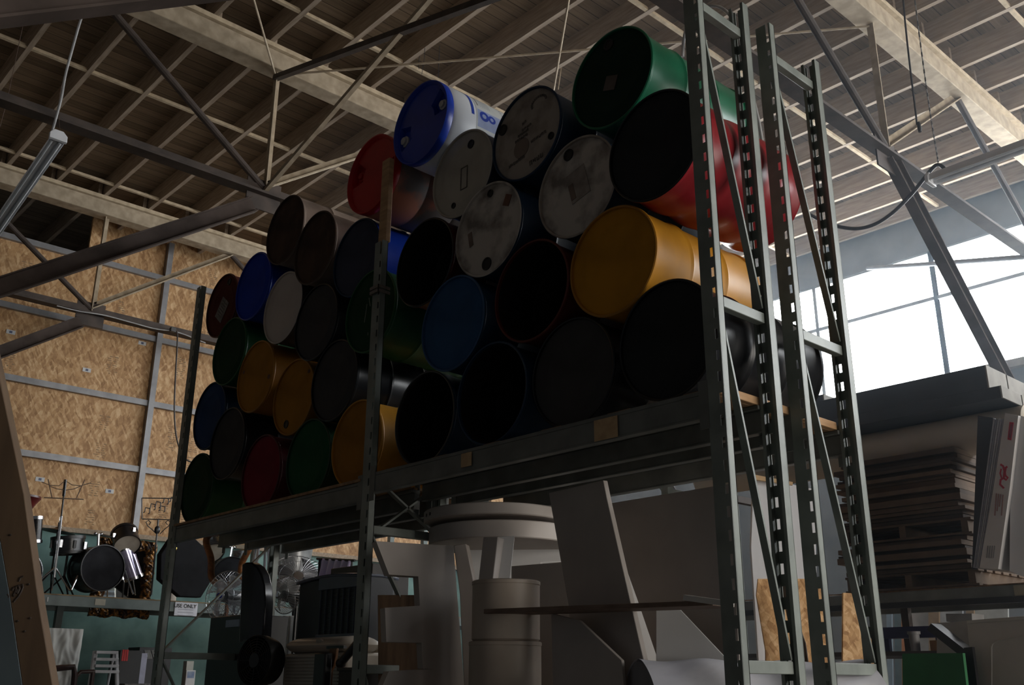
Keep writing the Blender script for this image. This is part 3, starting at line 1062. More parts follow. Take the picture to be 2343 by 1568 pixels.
# left bass drum and rack tom
c = at(55, 1287, 'x', -12.25)
r = rad(45, c)
c.z = 2.394 + r + .012
ld = thing('bass_drum', (c.x, c.y, 2.394), 'bass drum with grey head half hidden behind the leaning timber', 'drum', 'drum kit pieces')
cyl('shell', c + Vector((.03, 0, 0)), c + Vector((-.35, -.1, 0)), r * .97, DKDRUM, ld, 48, CHROME, (mat('drum_head_grey', (.3, .29, .3), (.2, .2, .21), rough=.5, scale=5), DKDRUM), .012)
a, b = at(80, 1240, 'x', -12.45), at(83, 1186, 'x', -12.45)
lt = thing('tom_drum', (a.x, a.y, a.z), 'small black tom with bright chrome hoops standing beside the leaning timber', 'drum', 'drum kit pieces')
cyl('shell', a, b, rad(14, a), DKDRUM, lt, 32, CHROME, (DHEADW, DHEADW), .01)
MB().tube([a, Vector((a.x, a.y, 2.6))], .012, 8).build('post', CHROME, lt)
# snare on stand
a, b = at(155, 1266, 'x', -12.45), at(156, 1232, 'x', -12.45)
sn = thing('snare_drum', (a.x, a.y, 2.394), 'black snare drum on a thin stand between the two bass drums', 'drum', 'drum kit pieces')
cyl('shell', a, b, rad(36, a), DKDRUM, sn, 40, BLACK, (DHEADW, DKDRUM))
for k in range(8):
    w = k * .785
    MB().box((a.x + rad(38, a) * math.cos(w), a.y + rad(38, a) * math.sin(w), (a.z + b.z) / 2), (.03, .03, .09)).build('lug', CHROME if k % 2 else BLACK, sn)
ctr = Vector((a.x, a.y, 2.394))
MB().tube([a, ctr + Vector((0, 0, .2))], .014, 8).build('stand_pole', BLACK, sn)
for w in (0, 2.1, 4.2):
    MB().tube([ctr + Vector((0, 0, .25)), ctr + Vector((.22 * math.cos(w), .22 * math.sin(w), .012))], .010, 8).build('stand_leg', BLACK, sn)
# cymbal on its stand
a = at(133, 1211, 'x', -12.55)
cy = thing('cymbal_stand', (a.x, a.y, 2.394), 'dark thin cymbal on a stand, behind the chrome music stand', 'cymbal')
MB().lathe([(0, .03), (.03, .02), (.05, .0), (.205, -.03), (.205, -.033), (.05, -.004), (0, .02)], 40, axis_m(a, (.05, .12, 1))).build('cymbal', mat('dark_bronze', (.09, .06, .04), rough=.4, metal=.7), cy)
MB().tube([a + Vector((0, 0, .08)), Vector((a.x, a.y, 2.65))], .011, 8).build('pole', BLACK, cy)
for w in (.6, 2.7, 4.8):
    MB().tube([Vector((a.x, a.y, 2.7)), Vector((a.x + .22 * math.cos(w), a.y + .22 * math.sin(w), 2.402))], .009, 8).build('leg', BLACK, cy)
# chrome music stand
a, b = at(124, 1322, 'x', -12.2), at(150, 1098, 'x', -12.2)
ms = thing('music_stand', (a.x, a.y, 2.394), 'tall chrome music stand with bare wire desk in front of the strand board', 'music stand')
mid = a.lerp(b, .62)
MB().tube([a, mid], .016, 10).build('pole', CHROME, ms)
MB().tube([mid, b], .010, 8).tube([b.lerp(mid, .45), b], .018, 8).build('upper_pole', BLACK, ms)
for q in ((70, 1344), (160, 1352), (118, 1352)):
    MB().tube([a.lerp(b, .1), at(q[0], q[1], 'x', -12.25 if q[0] > 80 else -12.15)], .010, 8).build('leg', CHROME, ms)
WIRE = mat('rusty_wire', (.10, .06, .04), rough=.7)
def wire(pts, r, name, parent, x, m=WIRE):
    return MB().tube([at(px, py, 'x', x) for px, py in pts], r, 6).build(name, m, parent)
wire([(101, 1139), (147, 1141), (191, 1143)], .007, 'desk_bar', ms, -12.19)
wire([(110, 1097), (119, 1140)], .006, 'desk_arm', ms, -12.19)
wire([(194, 1098), (175, 1140)], .006, 'desk_arm', ms, -12.19)
wire([(95, 1103), (115, 1111), (135, 1112), (149, 1100), (165, 1110), (185, 1112), (208, 1105)], .005, 'desk_wire', ms, -12.19)
wire([(112, 1112), (130, 1119), (150, 1122), (170, 1119), (188, 1111)], .005, 'desk_wire', ms, -12.19)
# wire stand with a framed row of notes
a, b = at(346, 1362, 'x', -12.2), at(362, 1190, 'x', -12.2)
ns = thing('note_stand', (a.x, a.y, 2.394), 'black wire stand topped by a rectangular frame of musical notes', 'stand')
MB().tube([a, b], .011, 8).build('pole', mat('grey_pole', (.12, .12, .12), rough=.4), ns)
MB().lathe([(0, .02), (.05, .015), (.09, 0), (0, 0)], 24, Matrix.Translation((a.x, a.y, 2.394))).build('foot', BLACK, ns)
MB().sphere(at(360, 1213, 'x', -12.2), .04, 12, (.6, 1, 1.3)).build('clutch', BLACK, ns)
mb = MB()
fr = [(324.5, 1140), (403, 1141), (402, 1190), (325, 1188), (324.5, 1140)]
for s, e in zip(fr, fr[1:]):
    mb.tube([at(*s, 'x', -12.2), at(*e, 'x', -12.2)], .007, 6)
mb.build('note_frame', BLACK, ns)
mb = MB()
for (x, y) in ((331, 1172), (356, 1158), (366, 1168), (344, 1163), (374, 1150), (390, 1148)):
    w = 12
    for s, e in (((x, y), (x + 2, y - 10)), ((x + 2, y - 10), (x + w, y - 8)), ((x + w, y - 8), (x + w - 1, y + 3)), ((x - 3, y + 1), (x, y)), ((x + w - 4, y + 4), (x + w - 1, y + 3))):
        mb.tube([at(*s, 'x', -12.2), at(*e, 'x', -12.2)], .0065, 6)
mb.build('notes', BLACK, ns)
for sgn in (-1, 1):
    pts = [(362 + sgn * 4, 1222), (362 + sgn * 14, 1212), (362 + sgn * 24, 1204), (362 + sgn * 28, 1195), (362 + sgn * 22, 1191), (362 + sgn * 17, 1196), (362 + sgn * 21, 1201)]
    wire(pts, .006, 'scroll', ns, -12.2, BLACK)
# gilt mirror hanging low between the beams
GILT = mat('dark_gilt', (.36, .16, .03), (.03, .018, .012), rough=.4, metal=.35, scale=26, detail=8, lo=.45, hi=.62, bump=.8)
o4 = [at(x, y, 'x', -12.62) for x, y in ((222, 1232), (354, 1240), (344, 1420), (206, 1405))]
y0, y1, z0, z1 = (o4[0].y + o4[3].y) / 2, (o4[1].y + o4[2].y) / 2, (o4[2].z + o4[3].z) / 2, (o4[0].z + o4[1].z) / 2
gm = thing('gilt_mirror', (-12.66, (y0 + y1) / 2, z0), 'dark ornate gilt mirror behind the bass drum, its base below the beam', 'mirror')
def ornate(nm, ya, yb, za, zb):
    along = (yb - ya) > (zb - za)
    def fn(u, v):
        y, z = ya + (yb - ya) * u, za + (zb - za) * v
        s, c = (u, v) if along else (v, u)
        L = max(yb - ya, zb - za)
        k = .035 * math.sin(math.pi * c) + .012 * math.sin(s * L * 60) * math.sin(c * 9) + .008 * math.sin(s * L * 117 + c * 12)
        e = .012 * math.sin(s * L * 24)
        return (-12.64 + k, y + (0 if along else e), z + (e if along else 0))
    MB().grid(fn, 70 if along else 10, 10 if along else 70).build(nm, GILT, gm, solid=.02)
fwid = .125
ornate('frame_top', y0, y1, z1 - fwid, z1)
ornate('frame_base', y0, y1, z0, z0 + fwid)
ornate('frame_side', y0, y0 + fwid, z0, z1)
ornate('frame_side', y1 - fwid, y1, z0, z1)
MB().span((-12.66, y0 + .05, z0 + .05), (-12.648, y1 - .05, z1 - .05)).build('glass', mirror_mat(), gm, smooth=0)
# black padded case shaped like an octagon
pl8 = [(392, 1232), (440, 1226), (478, 1262), (484, 1330), (460, 1368), (412, 1366), (366, 1326), (368, 1268)]
oc = one(board_mb(pl8, at(425, 1300, 'x', -11.95), math.radians(96), .10), 'instrument_case', mat('case_black', (.010, .010, .012), (.006, .006, .007), rough=.8, spec=.15),
         'large black eight sided case standing in front of the shelf', 'case', bevel=.012)
BRASS = mat('brass', (.7, .45, .1), rough=.3, metal=.8)
for (px, py) in ((402, 1256), (397, 1276)):
    p = at(px, py, 'x', -11.93)
    o = MB().sphere(p, .018, 10, (.5, 1, 1.4)).build('latch', BRASS, None)
    o.parent = oc
    o.matrix_parent_inverse = Matrix.Translation(-oc.location)
# small bits on the shelf
p = at(404, 1215, 'x', -12.6)
one(MB().lathe([(0, 0), (.055, 0), (.06, .02), (.06, .28), (.05, .36), (0, .38)], 24, Matrix.Translation((p.x, p.y, 2.394)) @ Matrix.Diagonal((1.5, 1.5, 1.2, 1))), 'plastic_jug',
    mat('milky_plastic', (.5, .46, .4), rough=.4), 'milky plastic container behind the black eight sided case', 'container')
p = at(50, 1160, 'x', -12.75)
MARO = mat('maroon_lacquer', (.13, .012, .012), (.07, .008, .008), rough=.3)
one(MB().lathe([(0, 0), (.16, 0), (.16, .03), (.09, .08), (.07, .3), (.085, .55), (.10, .62), (.15, .68), (.2, .72), (.2, .735), (0, .735)], 32,
               Matrix.Translation((p.x, p.y, 2.394)) @ Matrix.Diagonal((1, 1, 1.6, 1))), 'pedestal', MARO, 'dark red flared pedestal at the left behind the leaning timber', 'pedestal')
# ------- lower shelf level and floor in front of it
mq = thing('mattress', at(145, 1500, 'x', -11.7) * 1, 'white quilted mattress standing on edge under the shelf', 'mattress')
ma, mb_ = at(92, 1436, 'x', -11.7), at(195, 1440, 'x', -11.7)
MAT_W = mat('mattress_ticking', (.5, .5, .47), (.42, .42, .4), rough=.8, scale=3)
def mattress_face(u, v):
    y, z = ma.y - .25 + (mb_.y - ma.y + .25) * u, .02 + (ma.z - .02) * v
    k = 0
    for i in range(5):
        for j in range(7):
            du, dv = (u - (i + .25 + .5 * (j % 2)) / 5) * 5, (v - (j + .5) / 7) * 7
            k -= .03 * math.exp(-(du * du + dv * dv) * 14)
    k += .006 * math.sin(u * 47 + 2 * math.sin(v * 30)) * math.sin(v * 55 + 2 * math.sin(u * 23))
    ex = min(u, 1 - u, v, 1 - v) * 10
    k -= .05 * max(0, 1 - ex) ** 2
    rr = .06
    return (-11.7 + k, y, z)
MB().grid(mattress_face, 70, 110).build('quilted_face', MAT_W, mq)
MB().span((-11.93, ma.y - .25, .0), (-11.74, mb_.y, ma.z)).build('core', MAT_W, mq, bevel=.04)
mq.location.z = 0
for ch in mq.children:
    for vtx in ch.data.vertices:
        vtx.co.z += at(145, 1500, 'x', -11.7).z
WSTOOL = mat('white_enamel', (.55, .56, .58), (.48, .48, .5), rough=.4)
st = at(240, 1495, 'x', -11.3)
ls = thing('step_ladder', (st.x, st.y, 0), 'small white step ladder standing in front of the shelf', 'step ladder')
for pts in (((217, 1490), (205, 1600)), ((266, 1491), (272, 1600))):
    a, b = at(*pts[0], 'x', -11.3), at(*pts[1], 'x', -11.22)
    b.z = 0
    b.y = a.y + (b.y - a.y) * 4
    MB().beam(a, b, .03, .045, (1, 0, 0)).build('rail', WSTOOL, ls, bevel=.003)
for (y, ya) in ((1493, 0), (1509, .02), (1524, .03), (1537, .05)):
    a, b = at(216 - ya * 60, y, 'x', -11.29), at(266 + ya * 40, y + 1, 'x', -11.29)
    MB().beam(a, b, .12, .03).build('step', WSTOOL, ls, bevel=.003)
for px in (222, 262):
    a = at(px, 1492, 'x', -11.4)
    MB().tube([a, Vector((-11.75, a.y, .0))], .012, 8).build('back_leg', WSTOOL, ls)
# things on the lower level
def shelf_box(name, p0, p1, x, d, m, lab, cat, **k):
    a, b = at(*p0, 'x', x), at(*p1, 'x', x)
    return one(MB().span((x - d, a.y, 1.359), (x, b.y, a.z)), name, m, lab, cat, bevel=.004, **k)
shelf_box('amplifier', (276, 1488), (318, 1556), -12.25, .3, BLACK, 'black box with bright red bars at the left of the lower shelf', 'amplifier')
o = [x for x in COL.objects if x.name.startswith('amplifier')][-1]
mb = MB()
for k in range(3):
    p = at(281 + k * 5, 1500, 'x', -12.249)
    mb.box((-12.247, p.y, p.z), (.004, .022, .13))
q = mb.build('red_bar', mat('bright_red', (.45, .01, .01), rough=.5), None, smooth=0)
q.parent = o
q.matrix_parent_inverse = Matrix.Translation(-o.location)
shelf_box('card_box', (318, 1495), (331, 1556), -12.3, .2, mat('pale_violet_card', (.4, .4, .5), rough=.6), 'pale narrow box on the lower shelf', 'box')
am = shelf_box('mixer_cabinet', (320, 1481), (386, 1556), -12.36, .35, mat('cabinet_charcoal', (.03, .03, .032), rough=.5), 'charcoal cabinet with three rows of pale slanted vents on the lower shelf', 'cabinet')
mb = MB()
for g in range(3):
    for k in range(5):
        p = at(334 + g * 16 + k * 2.8, 1498, 'x', -12.355)
        mb.box((-12.353, p.y, p.z), (.004, .006, .11), Matrix.Rotation(math.radians(22), 3, 'X'))
q = mb.build('vent_slats', mat('vent_pale', (.4, .4, .37), rough=.6), None, smooth=0)
q.parent = am
q.matrix_parent_inverse = Matrix.Translation(-am.location)
kb = one(MB().span((-12.22, at(276, 1545, 'x', -12.2).y, 1.359), (-12.05, at(345, 1545, 'x', -12.2).y, 1.43)), 'keyboard', mat('keyboard_grey', (.16, .15, .14), (.05, .05, .05), rough=.5, scale=30),
         'long grey keyboard lying along the lower shelf', 'keyboard', bevel=.006)
pf = shelf_box('picture_frame', (427, 1534), (446, 1556), -12.2, .02, mat('frame_white', (.6, .6, .6), rough=.5), 'small white framed picture leaning on the lower shelf', 'picture')
a, b = at(429.5, 1537, 'x', -12.199), at(443.5, 1552, 'x', -12.199)
q = MB().span((-12.2, a.y, b.z), (-12.197, b.y, a.z)).build('print', mat('blue_grey_print', (.12, .17, .3), (.25, .3, .38), rough=.6, scale=12), None, smooth=0)
q.parent = pf
q.matrix_parent_inverse = Matrix.Translation(-pf.location)
shelf_box('light_card', (428, 1513), (442, 1534), -12.3, .1, mat('pale_card', (.45, .45, .4), rough=.7), 'pale card standing behind the small framed picture', 'card')
# dark chair in front of the mattress
ch = thing('armchair', (-10.4, at(165, 1540, 'x', -10.4).y, 0), 'dark wooden chair frame in front of the white mattress', 'chair')
DKW = mat('dark_mahogany', (.05, .02, .018), (.03, .012, .01), rough=.4)
def w2(pts, r, nm, x=-10.4):
    MB().tube([at(px, py, 'x', x) for px, py in pts], r, 10).build(nm, DKW, ch)
w2([(112, 1532), (140, 1529), (168, 1527), (171, 1545), (166, 1600)], .03, 'back_rail')
w2([(166, 1556), (185, 1538), (215, 1537)], .02, 'arm')
for (px, py) in ((114, 1532), (166, 1590), (213, 1538)):
    a = at(px, py, 'x', -10.4)
    MB().tube([a, Vector((a.x, a.y, 0))], .022, 10).build('leg', DKW, ch)
# ------------------------------------------------------------------ lower decks of the racks
for k in range(8):
    one(MB().box(((RX[2] + RX[1]) / 2, 3.40 + k * .132, 1.11), (2.6, .12, .018)), 'deck_board', BOARD,
        'brown plank of the lower deck under the left bay, below the fans and heaters', 'board', 'lower deck planks, left bay', bevel=.002)
LOW = 1.12
SHADOW = BLACK
# ------------------------------------------------------------------ left bay, below the barrels
def ypt(px, py, y):
    return at(px, py, 'y', y)


# black speaker cabinet and the tall arched case
a, b = ypt(482, 1413, 3.95), ypt(560, 1413, 3.95)
sp = thing('speaker_cabinet', ((a.x + b.x) / 2, 4.15, LOW), 'black speaker cabinet with small silver plate, at the left end of the lower deck', 'speaker')
MB().span((a.x, 3.95, LOW), (b.x, 4.35, a.z)).build('body', BLACK, sp, bevel=.008)
p, q = ypt(517, 1420, 3.94), ypt(546, 1434, 3.94)
MB().span((p.x, 3.94, q.z), (q.x, 3.95, p.z)).build('name_plate', mat('brushed_plate', (.3, .32, .42), rough=.4, metal=.3), sp)
arch = [(546, 1470), (553, 1290), (562, 1287), (575, 1287), (588, 1297), (598, 1315), (604, 1340), (606, 1380), (600, 1475)]
bar = thing('arched_case', ypt(575, 1470, 3.86), 'tall black case with rounded top in front of the clear bladed fan', 'case')
m = board_mb(arch, ypt(575, 1470, 3.84), math.radians(12), .09)
m.build('shell', mat('gloss_black', (.014, .014, .016), rough=.2), bar, bevel=.012)
p = ypt(575, 1470, 3.86)
MB().span((p.x - .10, 3.82, LOW), (p.x + .10, 3.93, p.z + .02)).build('foot', BLACK, bar)
# big round drum fan at the bottom
c = ypt(588, 1512, 3.62)
r = rad(56, c)
c.z = max(c.z, LOW + r + .005)
df = thing('drum_fan', (c.x, c.y, LOW), 'big dark round drum fan at the bottom, left of the beige dehumidifier', 'fan')
M = axis_m(c, (.25, -1, .05))
MB().lathe([(0, -.12), (r * .9, -.12), (r, -.05), (r, .02), (r * .97, .03), (r * .93, .0), (r * .9, -.02)], 48, M).build('housing', mat('charcoal_plastic', (.02, .02, .02), rough=.5), df)
mb = MB()
for k in range(1, 9):
    rr = r * .93 * k / 9 + .02
    mb.tube([M @ Vector((rr * math.cos(w * .2618), rr * math.sin(w * .2618), .02)) for w in range(25)], .003, 5, cap=False)
for k in range(12):
    w = k * .5236
    mb.tube([M @ Vector((.05 * math.cos(w), .05 * math.sin(w), .02)), M @ Vector((r * .95 * math.cos(w), r * .95 * math.sin(w), .02))], .003, 5)
mb.build('grille', BLACK, df)
MB().lathe([(0, .03), (.05, .03), (.055, .01), (0, .01)], 24, M).build('hub', BLACK, df)
# beige dehumidifier
yb = 3.75
a, b = ypt(642, 1470, yb), ypt(790, 1470, yb)
top = ypt(715, 1456, yb).z
dh = thing('dehumidifier', ((a.x + b.x) / 2, yb + .2, LOW), 'beige dehumidifier with rounded glossy top and oval control', 'dehumidifier')
BEI = mat('beige_plastic', (.48, .43, .36), (.42, .37, .31), rough=.3, scale=2)
MB().span((a.x + .01, yb + .03, LOW), (b.x - .03, yb + .32, top - .11)).build('body', BEI, dh, bevel=.02)
mb = MB()
def lid(u, v):
    x = a.x + (b.x - a.x) * u
    w = 2 * math.pi * v
    ex = min(u, 1 - u) * 9
    k = min(1, ex) ** .5
    return (x, yb + .17 + math.cos(w) * .17 * (.6 + .4 * k), top - .06 + math.sin(w) * .06 * k)
mb.grid(lid, 28, 24)
mb.build('top_cover', BEI, dh)
mb = MB()
for k in range(16):
    mb.box(((a.x + b.x) / 2 - .02, yb + .027, top - .14 - .022 * k), ((b.x - a.x) * .8, .008, .006))
mb.build('intake_slats', mat('darker_beige', (.3, .26, .21), rough=.5), dh, smooth=0)  # slats in a darker beige than the body
p = ypt(728, 1462, yb - .0)
MB().lathe([(0, .012), (.028, .01), (.034, 0), (0, 0)], 24, Matrix.Translation((p.x, yb + .015, top - .035)) @ Matrix.Rotation(math.pi / 2, 4, 'X') @ Matrix.Diagonal((1.3, .6, 1, 1))).build('control_dial', mat('dial_tan', (.33, .27, .22), rough=.4), dh)
p, q = ypt(748, 1479, yb), ypt(790, 1484, yb)
MB().span((p.x, yb - .004, q.z), (b.x - .01, yb + .02, p.z)).build('outlet_slot', BLACK, dh)
# grey evaporative cooler
yc = 4.08
a, b = ypt(686, 1315, yc), ypt(828, 1322, yc)
f0 = ypt(735, 1320, yc)
top = ypt(757, 1314, yc).z
ec = thing('air_cooler', ((f0.x + b.x) / 2, yc + .15, LOW), 'grey portable air cooler with dark finned front, left of the middle upright', 'air cooler')
GP = mat('grey_blue_plastic', (.13, .145, .19), (.10, .115, .15), rough=.35, scale=3)
MB().span((a.x, yc + .0, LOW), (b.x, yc + .30, top - .02)).build('body', mat('dark_grey_plastic', (.03, .032, .038), rough=.4), ec, bevel=.02)
def capf(u, v):
    return (a.x - .01 + (b.x - a.x + .02) * u, yc - .02 + .34 * v, top - .03 * (2 * u - 1) ** 2 - .015 * (2 * v - 1) ** 2)
MB().grid(capf, 20, 8).build('top_panel', GP, ec, solid=.02)
mb = MB()
z0 = ypt(750, 1452, yc).z
mb.span((f0.x, yc - .018, top - .115), (b.x, yc, top - .02)).span((b.x - .035, yc - .018, LOW), (b.x, yc, top)).span((f0.x, yc - .018, LOW), (b.x, yc, z0))
mb.build('front_frame', GP, ec, bevel=.004)
mb = MB()
n = 7
for k in range(n):
    x = f0.x + .03 + (b.x - f0.x - .09) * k / (n - 1)
    mb.box((x, yc - .008, (top - .115 + z0) / 2), (.004, .012, top - .115 - z0))
mb.build('grille_bars', GP, ec, smooth=0)
mb = MB()
k = z0 + .008
while k < top - .12:
    mb.box(((f0.x + b.x) / 2 - .015, yc - .004, k), (b.x - f0.x - .05, .006, .003))
    k += .013
mb.build('grille_fins', BLACK, ec, smooth=0)
# clear bladed fan
def cage_fan(nm, c, d, r, lab, cage, blade, blades=True, dep=.10, pole_z=LOW):
    f = thing(nm, (c.x, c.y, pole_z), lab, 'fan')
    M = axis_m(c, d)
    mb = MB()
    for s in (-1, 1):
        for k in range(44):
            w = 2 * math.pi * k / 44
            pts = []
            for q in range(7):
                rr = r * (.16 + .84 * q / 6)
                h = s * dep * math.cos(math.pi / 2 * (q / 6) ** 1.6)
                pts.append(M @ Vector((rr * math.cos(w), rr * math.sin(w), h)))
            mb.tube(pts, .0016, 4, cap=False)
    for h, rr in ((0, r), (dep * .8, r * .6), (-dep * .8, r * .6), (dep * 1.0, r * .2)):
        mb.tube([M @ Vector((rr * math.cos(k * .2094), rr * math.sin(k * .2094), h)) for k in range(31)], .004 if h == 0 else .002, 6, cap=False)
    mb.build('guard', cage, f)
    MB().lathe([(0, dep + .012), (r * .16, dep + .008), (r * .18, dep - .006), (0, dep - .006)], 28, M).build('badge', CHROME, f)
    if blades:
        for k in range(4):
            w0 = k * 1.571 + .5
            def bl(u, v):
                rr = r * (.2 + .66 * v)
                w = w0 + (u - .5) * (1.1 - .2 * v) + .5 * v
                return M @ Vector((rr * math.cos(w), rr * math.sin(w), (u - .5) * .07))
            MB().grid(bl, 10, 10).build('blade', blade, f, solid=.003)
    MB().lathe([(0, .05), (r * .22, .04), (r * .24, -.02), (r * .3, -.06), (r * .3, -.2), (r * .2, -.24), (0, -.24)], 28, M).build('motor', BLACK, f)
    p = M @ Vector((0, 0, -.14))
    MB().tube([p, Vector((p.x, p.y, pole_z + .02))], .016, 10).build('pole', BLACK, f)
    MB().lathe([(0, .03), (.1, .02), (.16, 0), (0, 0)], 28, Matrix.Translation((p.x, p.y, pole_z))).build('base', BLACK, f)
    return f, M


def clear_mat():
    m, nt, b_, N, L = nodes_of('clear_plastic_blade')
    b_.inputs['Base Color'].default_value = (.8, .84, .9, 1)
    b_.inputs['Roughness'].default_value = .08
    b_.inputs['Transmission Weight'].default_value = .8
    b_.inputs['IOR'].default_value = 1.3
    return m


WIREG = mat('guard_wire', (.45, .46, .48), (.35, .36, .38), rough=.25, metal=.8)
WIRED = mat('guard_wire_dark', (.28, .28, .29), (.2, .2, .21), rough=.3, metal=.7)
c = ypt(518, 1366, 4.75)
f, M = cage_fan('pedestal_fan', c, (.42, -.9, .02), rad(58, c), 'pedestal fan with clear blades and blue badge, behind the black speaker cabinet', WIREG, clear_mat(), pole_z=0)
MB().lathe([(0, .125), (.026, .123), (.026, .11), (0, .11)], 24, M).build('badge_centre', mat('badge_blue', (.01, .02, .22), rough=.3), f)
c = ypt(680, 1332, 5.15)
cage_fan('wall_fan', c, (.78, -.35, .5), rad(72, c), 'wire cage fan tipped back above the grey air cooler', WIRED, mat('dark_blade', (.05, .05, .055), rough=.4), pole_z=0)
c = ypt(655, 1362, 4.42)
cage_fan('floor_fan', c, (.30, -.95, .02), rad(42, c), 'wire cage fan with pale blades left of the grey air cooler', WIRED, mat('pale_blade', (.3, .3, .3), rough=.35), pole_z=0)
# oil radiator
yr = 4.86
rd = thing('oil_radiator', ypt(655, 1500, yr), 'white oil filled radiator fins showing between arched case and air cooler', 'radiator')
rd.location.z = 0
for k in range(7):
    p = ypt(628 + k * 12.2, 1410, yr)
    MB().span((p.x - .02, yr - .07, .1), (p.x + .016, yr + .12, p.z)).build('fin', mat('radiator_white', (.45, .45, .44), (.36, .36, .35), rough=.4), rd, bevel=.012)
a, b = ypt(620, 1500, yr), ypt(710, 1500, yr)
MB().span((a.x, yr - .1, 0), (b.x, yr + .12, .1)).build('base', BLACK, rd, bevel=.006)
# ornate mirror standing behind the racks
yo = 5.3
L_ = Z(440, 1200, 7.125, [(420, 138), (300, 150), (238, 200), (215, 290), (245, 400), (285, 500), (305, 600), (300, 720), (300, 850), (340, 930), (420, 1000)])
R_ = Z(440, 1200, 7.125, [(420, 138), (560, 150), (780, 190), (900, 205), (950, 290), (920, 420), (850, 540), (805, 640), (790, 750), (800, 880), (760, 950), (640, 1010), (420, 1000)])
om = thing('wooden_mirror', (ypt(525, 1300, yo).x, yo, 0), 'curvy carved wooden mirror seen past the black diagonal brace', 'mirror')
outline = [ypt(px, py, yo) for px, py in L_ + list(reversed(R_[1:-1]))]
def smooth_loop(pts, n=3):
    for _ in range(n):
        q = []
        for i, p in enumerate(pts):
            nx = pts[(i + 1) % len(pts)]
            q += [p * .75 + nx * .25, p * .25 + nx * .75]
        pts = q
    return pts
loop = smooth_loop(outline, 2)
WALN = mat('carved_walnut', (.27, .10, .025), (.10, .03, .01), rough=.35, scale=14)
MB().tube(loop + [loop[0]], .036, 12, cap=False).build('carved_frame', WALN, om)
cen = sum(loop, Vector()) / len(loop)
MB().add([p + Vector((0, .005, 0)) for p in loop] + [cen + Vector((0, .005, 0))], [(i, (i + 1) % len(loop), len(loop)) for i in range(len(loop))]).build('glass', mirror_mat(), om, smooth=0)
zlo = min(p.z for p in loop)
for dx in (-.12, .12):
    MB().span((cen.x + dx - .02, yo - .0, 0), (cen.x + dx + .02, yo + .03, zlo + .06)).build('leg', WALN, om)
# steel bar stool standing on a table behind
yst = 6.0
bs = thing('bar_stool', (ypt(598, 1300, yst).x, yst, 0), 'chrome bar stool with flat round seat right of the carved mirror', 'stool')
p = ypt(600, 1250, yst)
rs = rad(22, p)
STM = mat('stool_steel', (.45, .45, .48), (.35, .35, .37), rough=.25, metal=.9)
MB().lathe([(0, .0), (rs, 0), (rs + .01, .012), (rs, .025), (0, .025)], 32, Matrix.Translation(p)).build('seat', STM, bs)
for k in range(4):
    w = k * 1.571 + .6
    a = p + Vector((rs * .75 * math.cos(w), rs * .75 * math.sin(w), 0))
    b = p + Vector((rs * 1.5 * math.cos(w), rs * 1.5 * math.sin(w), 0))
    MB().tube([a, a.lerp(b, .35) - Vector((0, 0, .45)), Vector((b.x, b.y, 0))], .018, 8).build('leg', STM, bs)
zz = ypt(600, 1320, yst).z
MB().tube([Vector((p.x + rs * 1.2 * math.cos(k * .3), p.y + rs * 1.2 * math.sin(k * .3), zz)) for k in range(22)], .010, 6).build('foot_ring', STM, bs)
# pale tub, brown bowl, box and violet cloth on a table behind the cooler
yt = 5.95
tb = thing('work_table', (ypt(720, 1330, yt).x, yt, 0), 'dark work table behind the fans carrying the galvanised tub', 'table')
a, b = ypt(640, 1300, yt), ypt(845, 1300, yt)
TZ = ypt(740, 1322, yt).z
MB().span((a.x, yt - .3, TZ - .04), (b.x, yt + .35, TZ)).build('top', mat('table_brown', (.10, .07, .05), rough=.6), tb, bevel=.004)
for x in (a.x + .05, b.x - .05):
    for y in (yt - .26, yt + .3):
        MB().span((x - .025, y - .025, 0), (x + .025, y + .025, TZ - .04)).build('leg', DKSTEEL, tb)
p = ypt(672, 1290, yt)
rt_ = rad(44, p)
hh = ypt(680, 1236, yt).z - TZ
one(MB().lathe([(0, 0), (rt_ * .72, 0), (rt_, hh * 1.05), (rt_ * 1.04, hh * 1.05), (rt_ * 1.04, hh * 1.1), (rt_ * .96, hh * 1.1), (rt_ * .69, .02), (0, .02)], 40, Matrix.Translation((p.x, yt, TZ))), 'metal_tub',
    mat('galvanised', (.42, .43, .43), (.28, .29, .29), rough=.35, metal=.5, scale=9), 'dull galvanised tub above the wire cage fans', 'tub')
VIO = mat('violet_satin', (.66, .56, .84), (.52, .43, .72), rough=.25, scale=3)
yv = 5.15
a, b = ypt(732, 1278, yv), ypt(805, 1284, yv)
def drape(u, v):
    x = a.x + (b.x - a.x) * u
    fold = .06 * math.sin(u * 31)
    dz = (.17 + .035 * math.sin(u * 5 + 1)) * v
    return (x, yv + fold * (.3 + .7 * v), a.z + (b.z - a.z) * u - dz - .03 * math.sin(u * math.pi) * v)
vc = thing('satin_cloth', ((a.x + b.x) / 2, yv, a.z), 'shiny pale violet satin swag hanging over a rail behind the air cooler', 'cloth')
MB().grid(drape, 80, 12).build('swag', VIO, vc, solid=.006)
rl = thing('hanging_rail', ((a.x + b.x) / 2, yv, 0), 'thin dark rail on two posts holding the violet satin swag', 'rail')
MB().tube([a + Vector((-.05, 0, .0)), b + Vector((.05, 0, 0))], .012, 8).build('rail', BLACK, rl)
for p in (a, b):
    MB().tube([p, Vector((p.x, p.y, 0))], .012, 8).build('post', BLACK, rl)
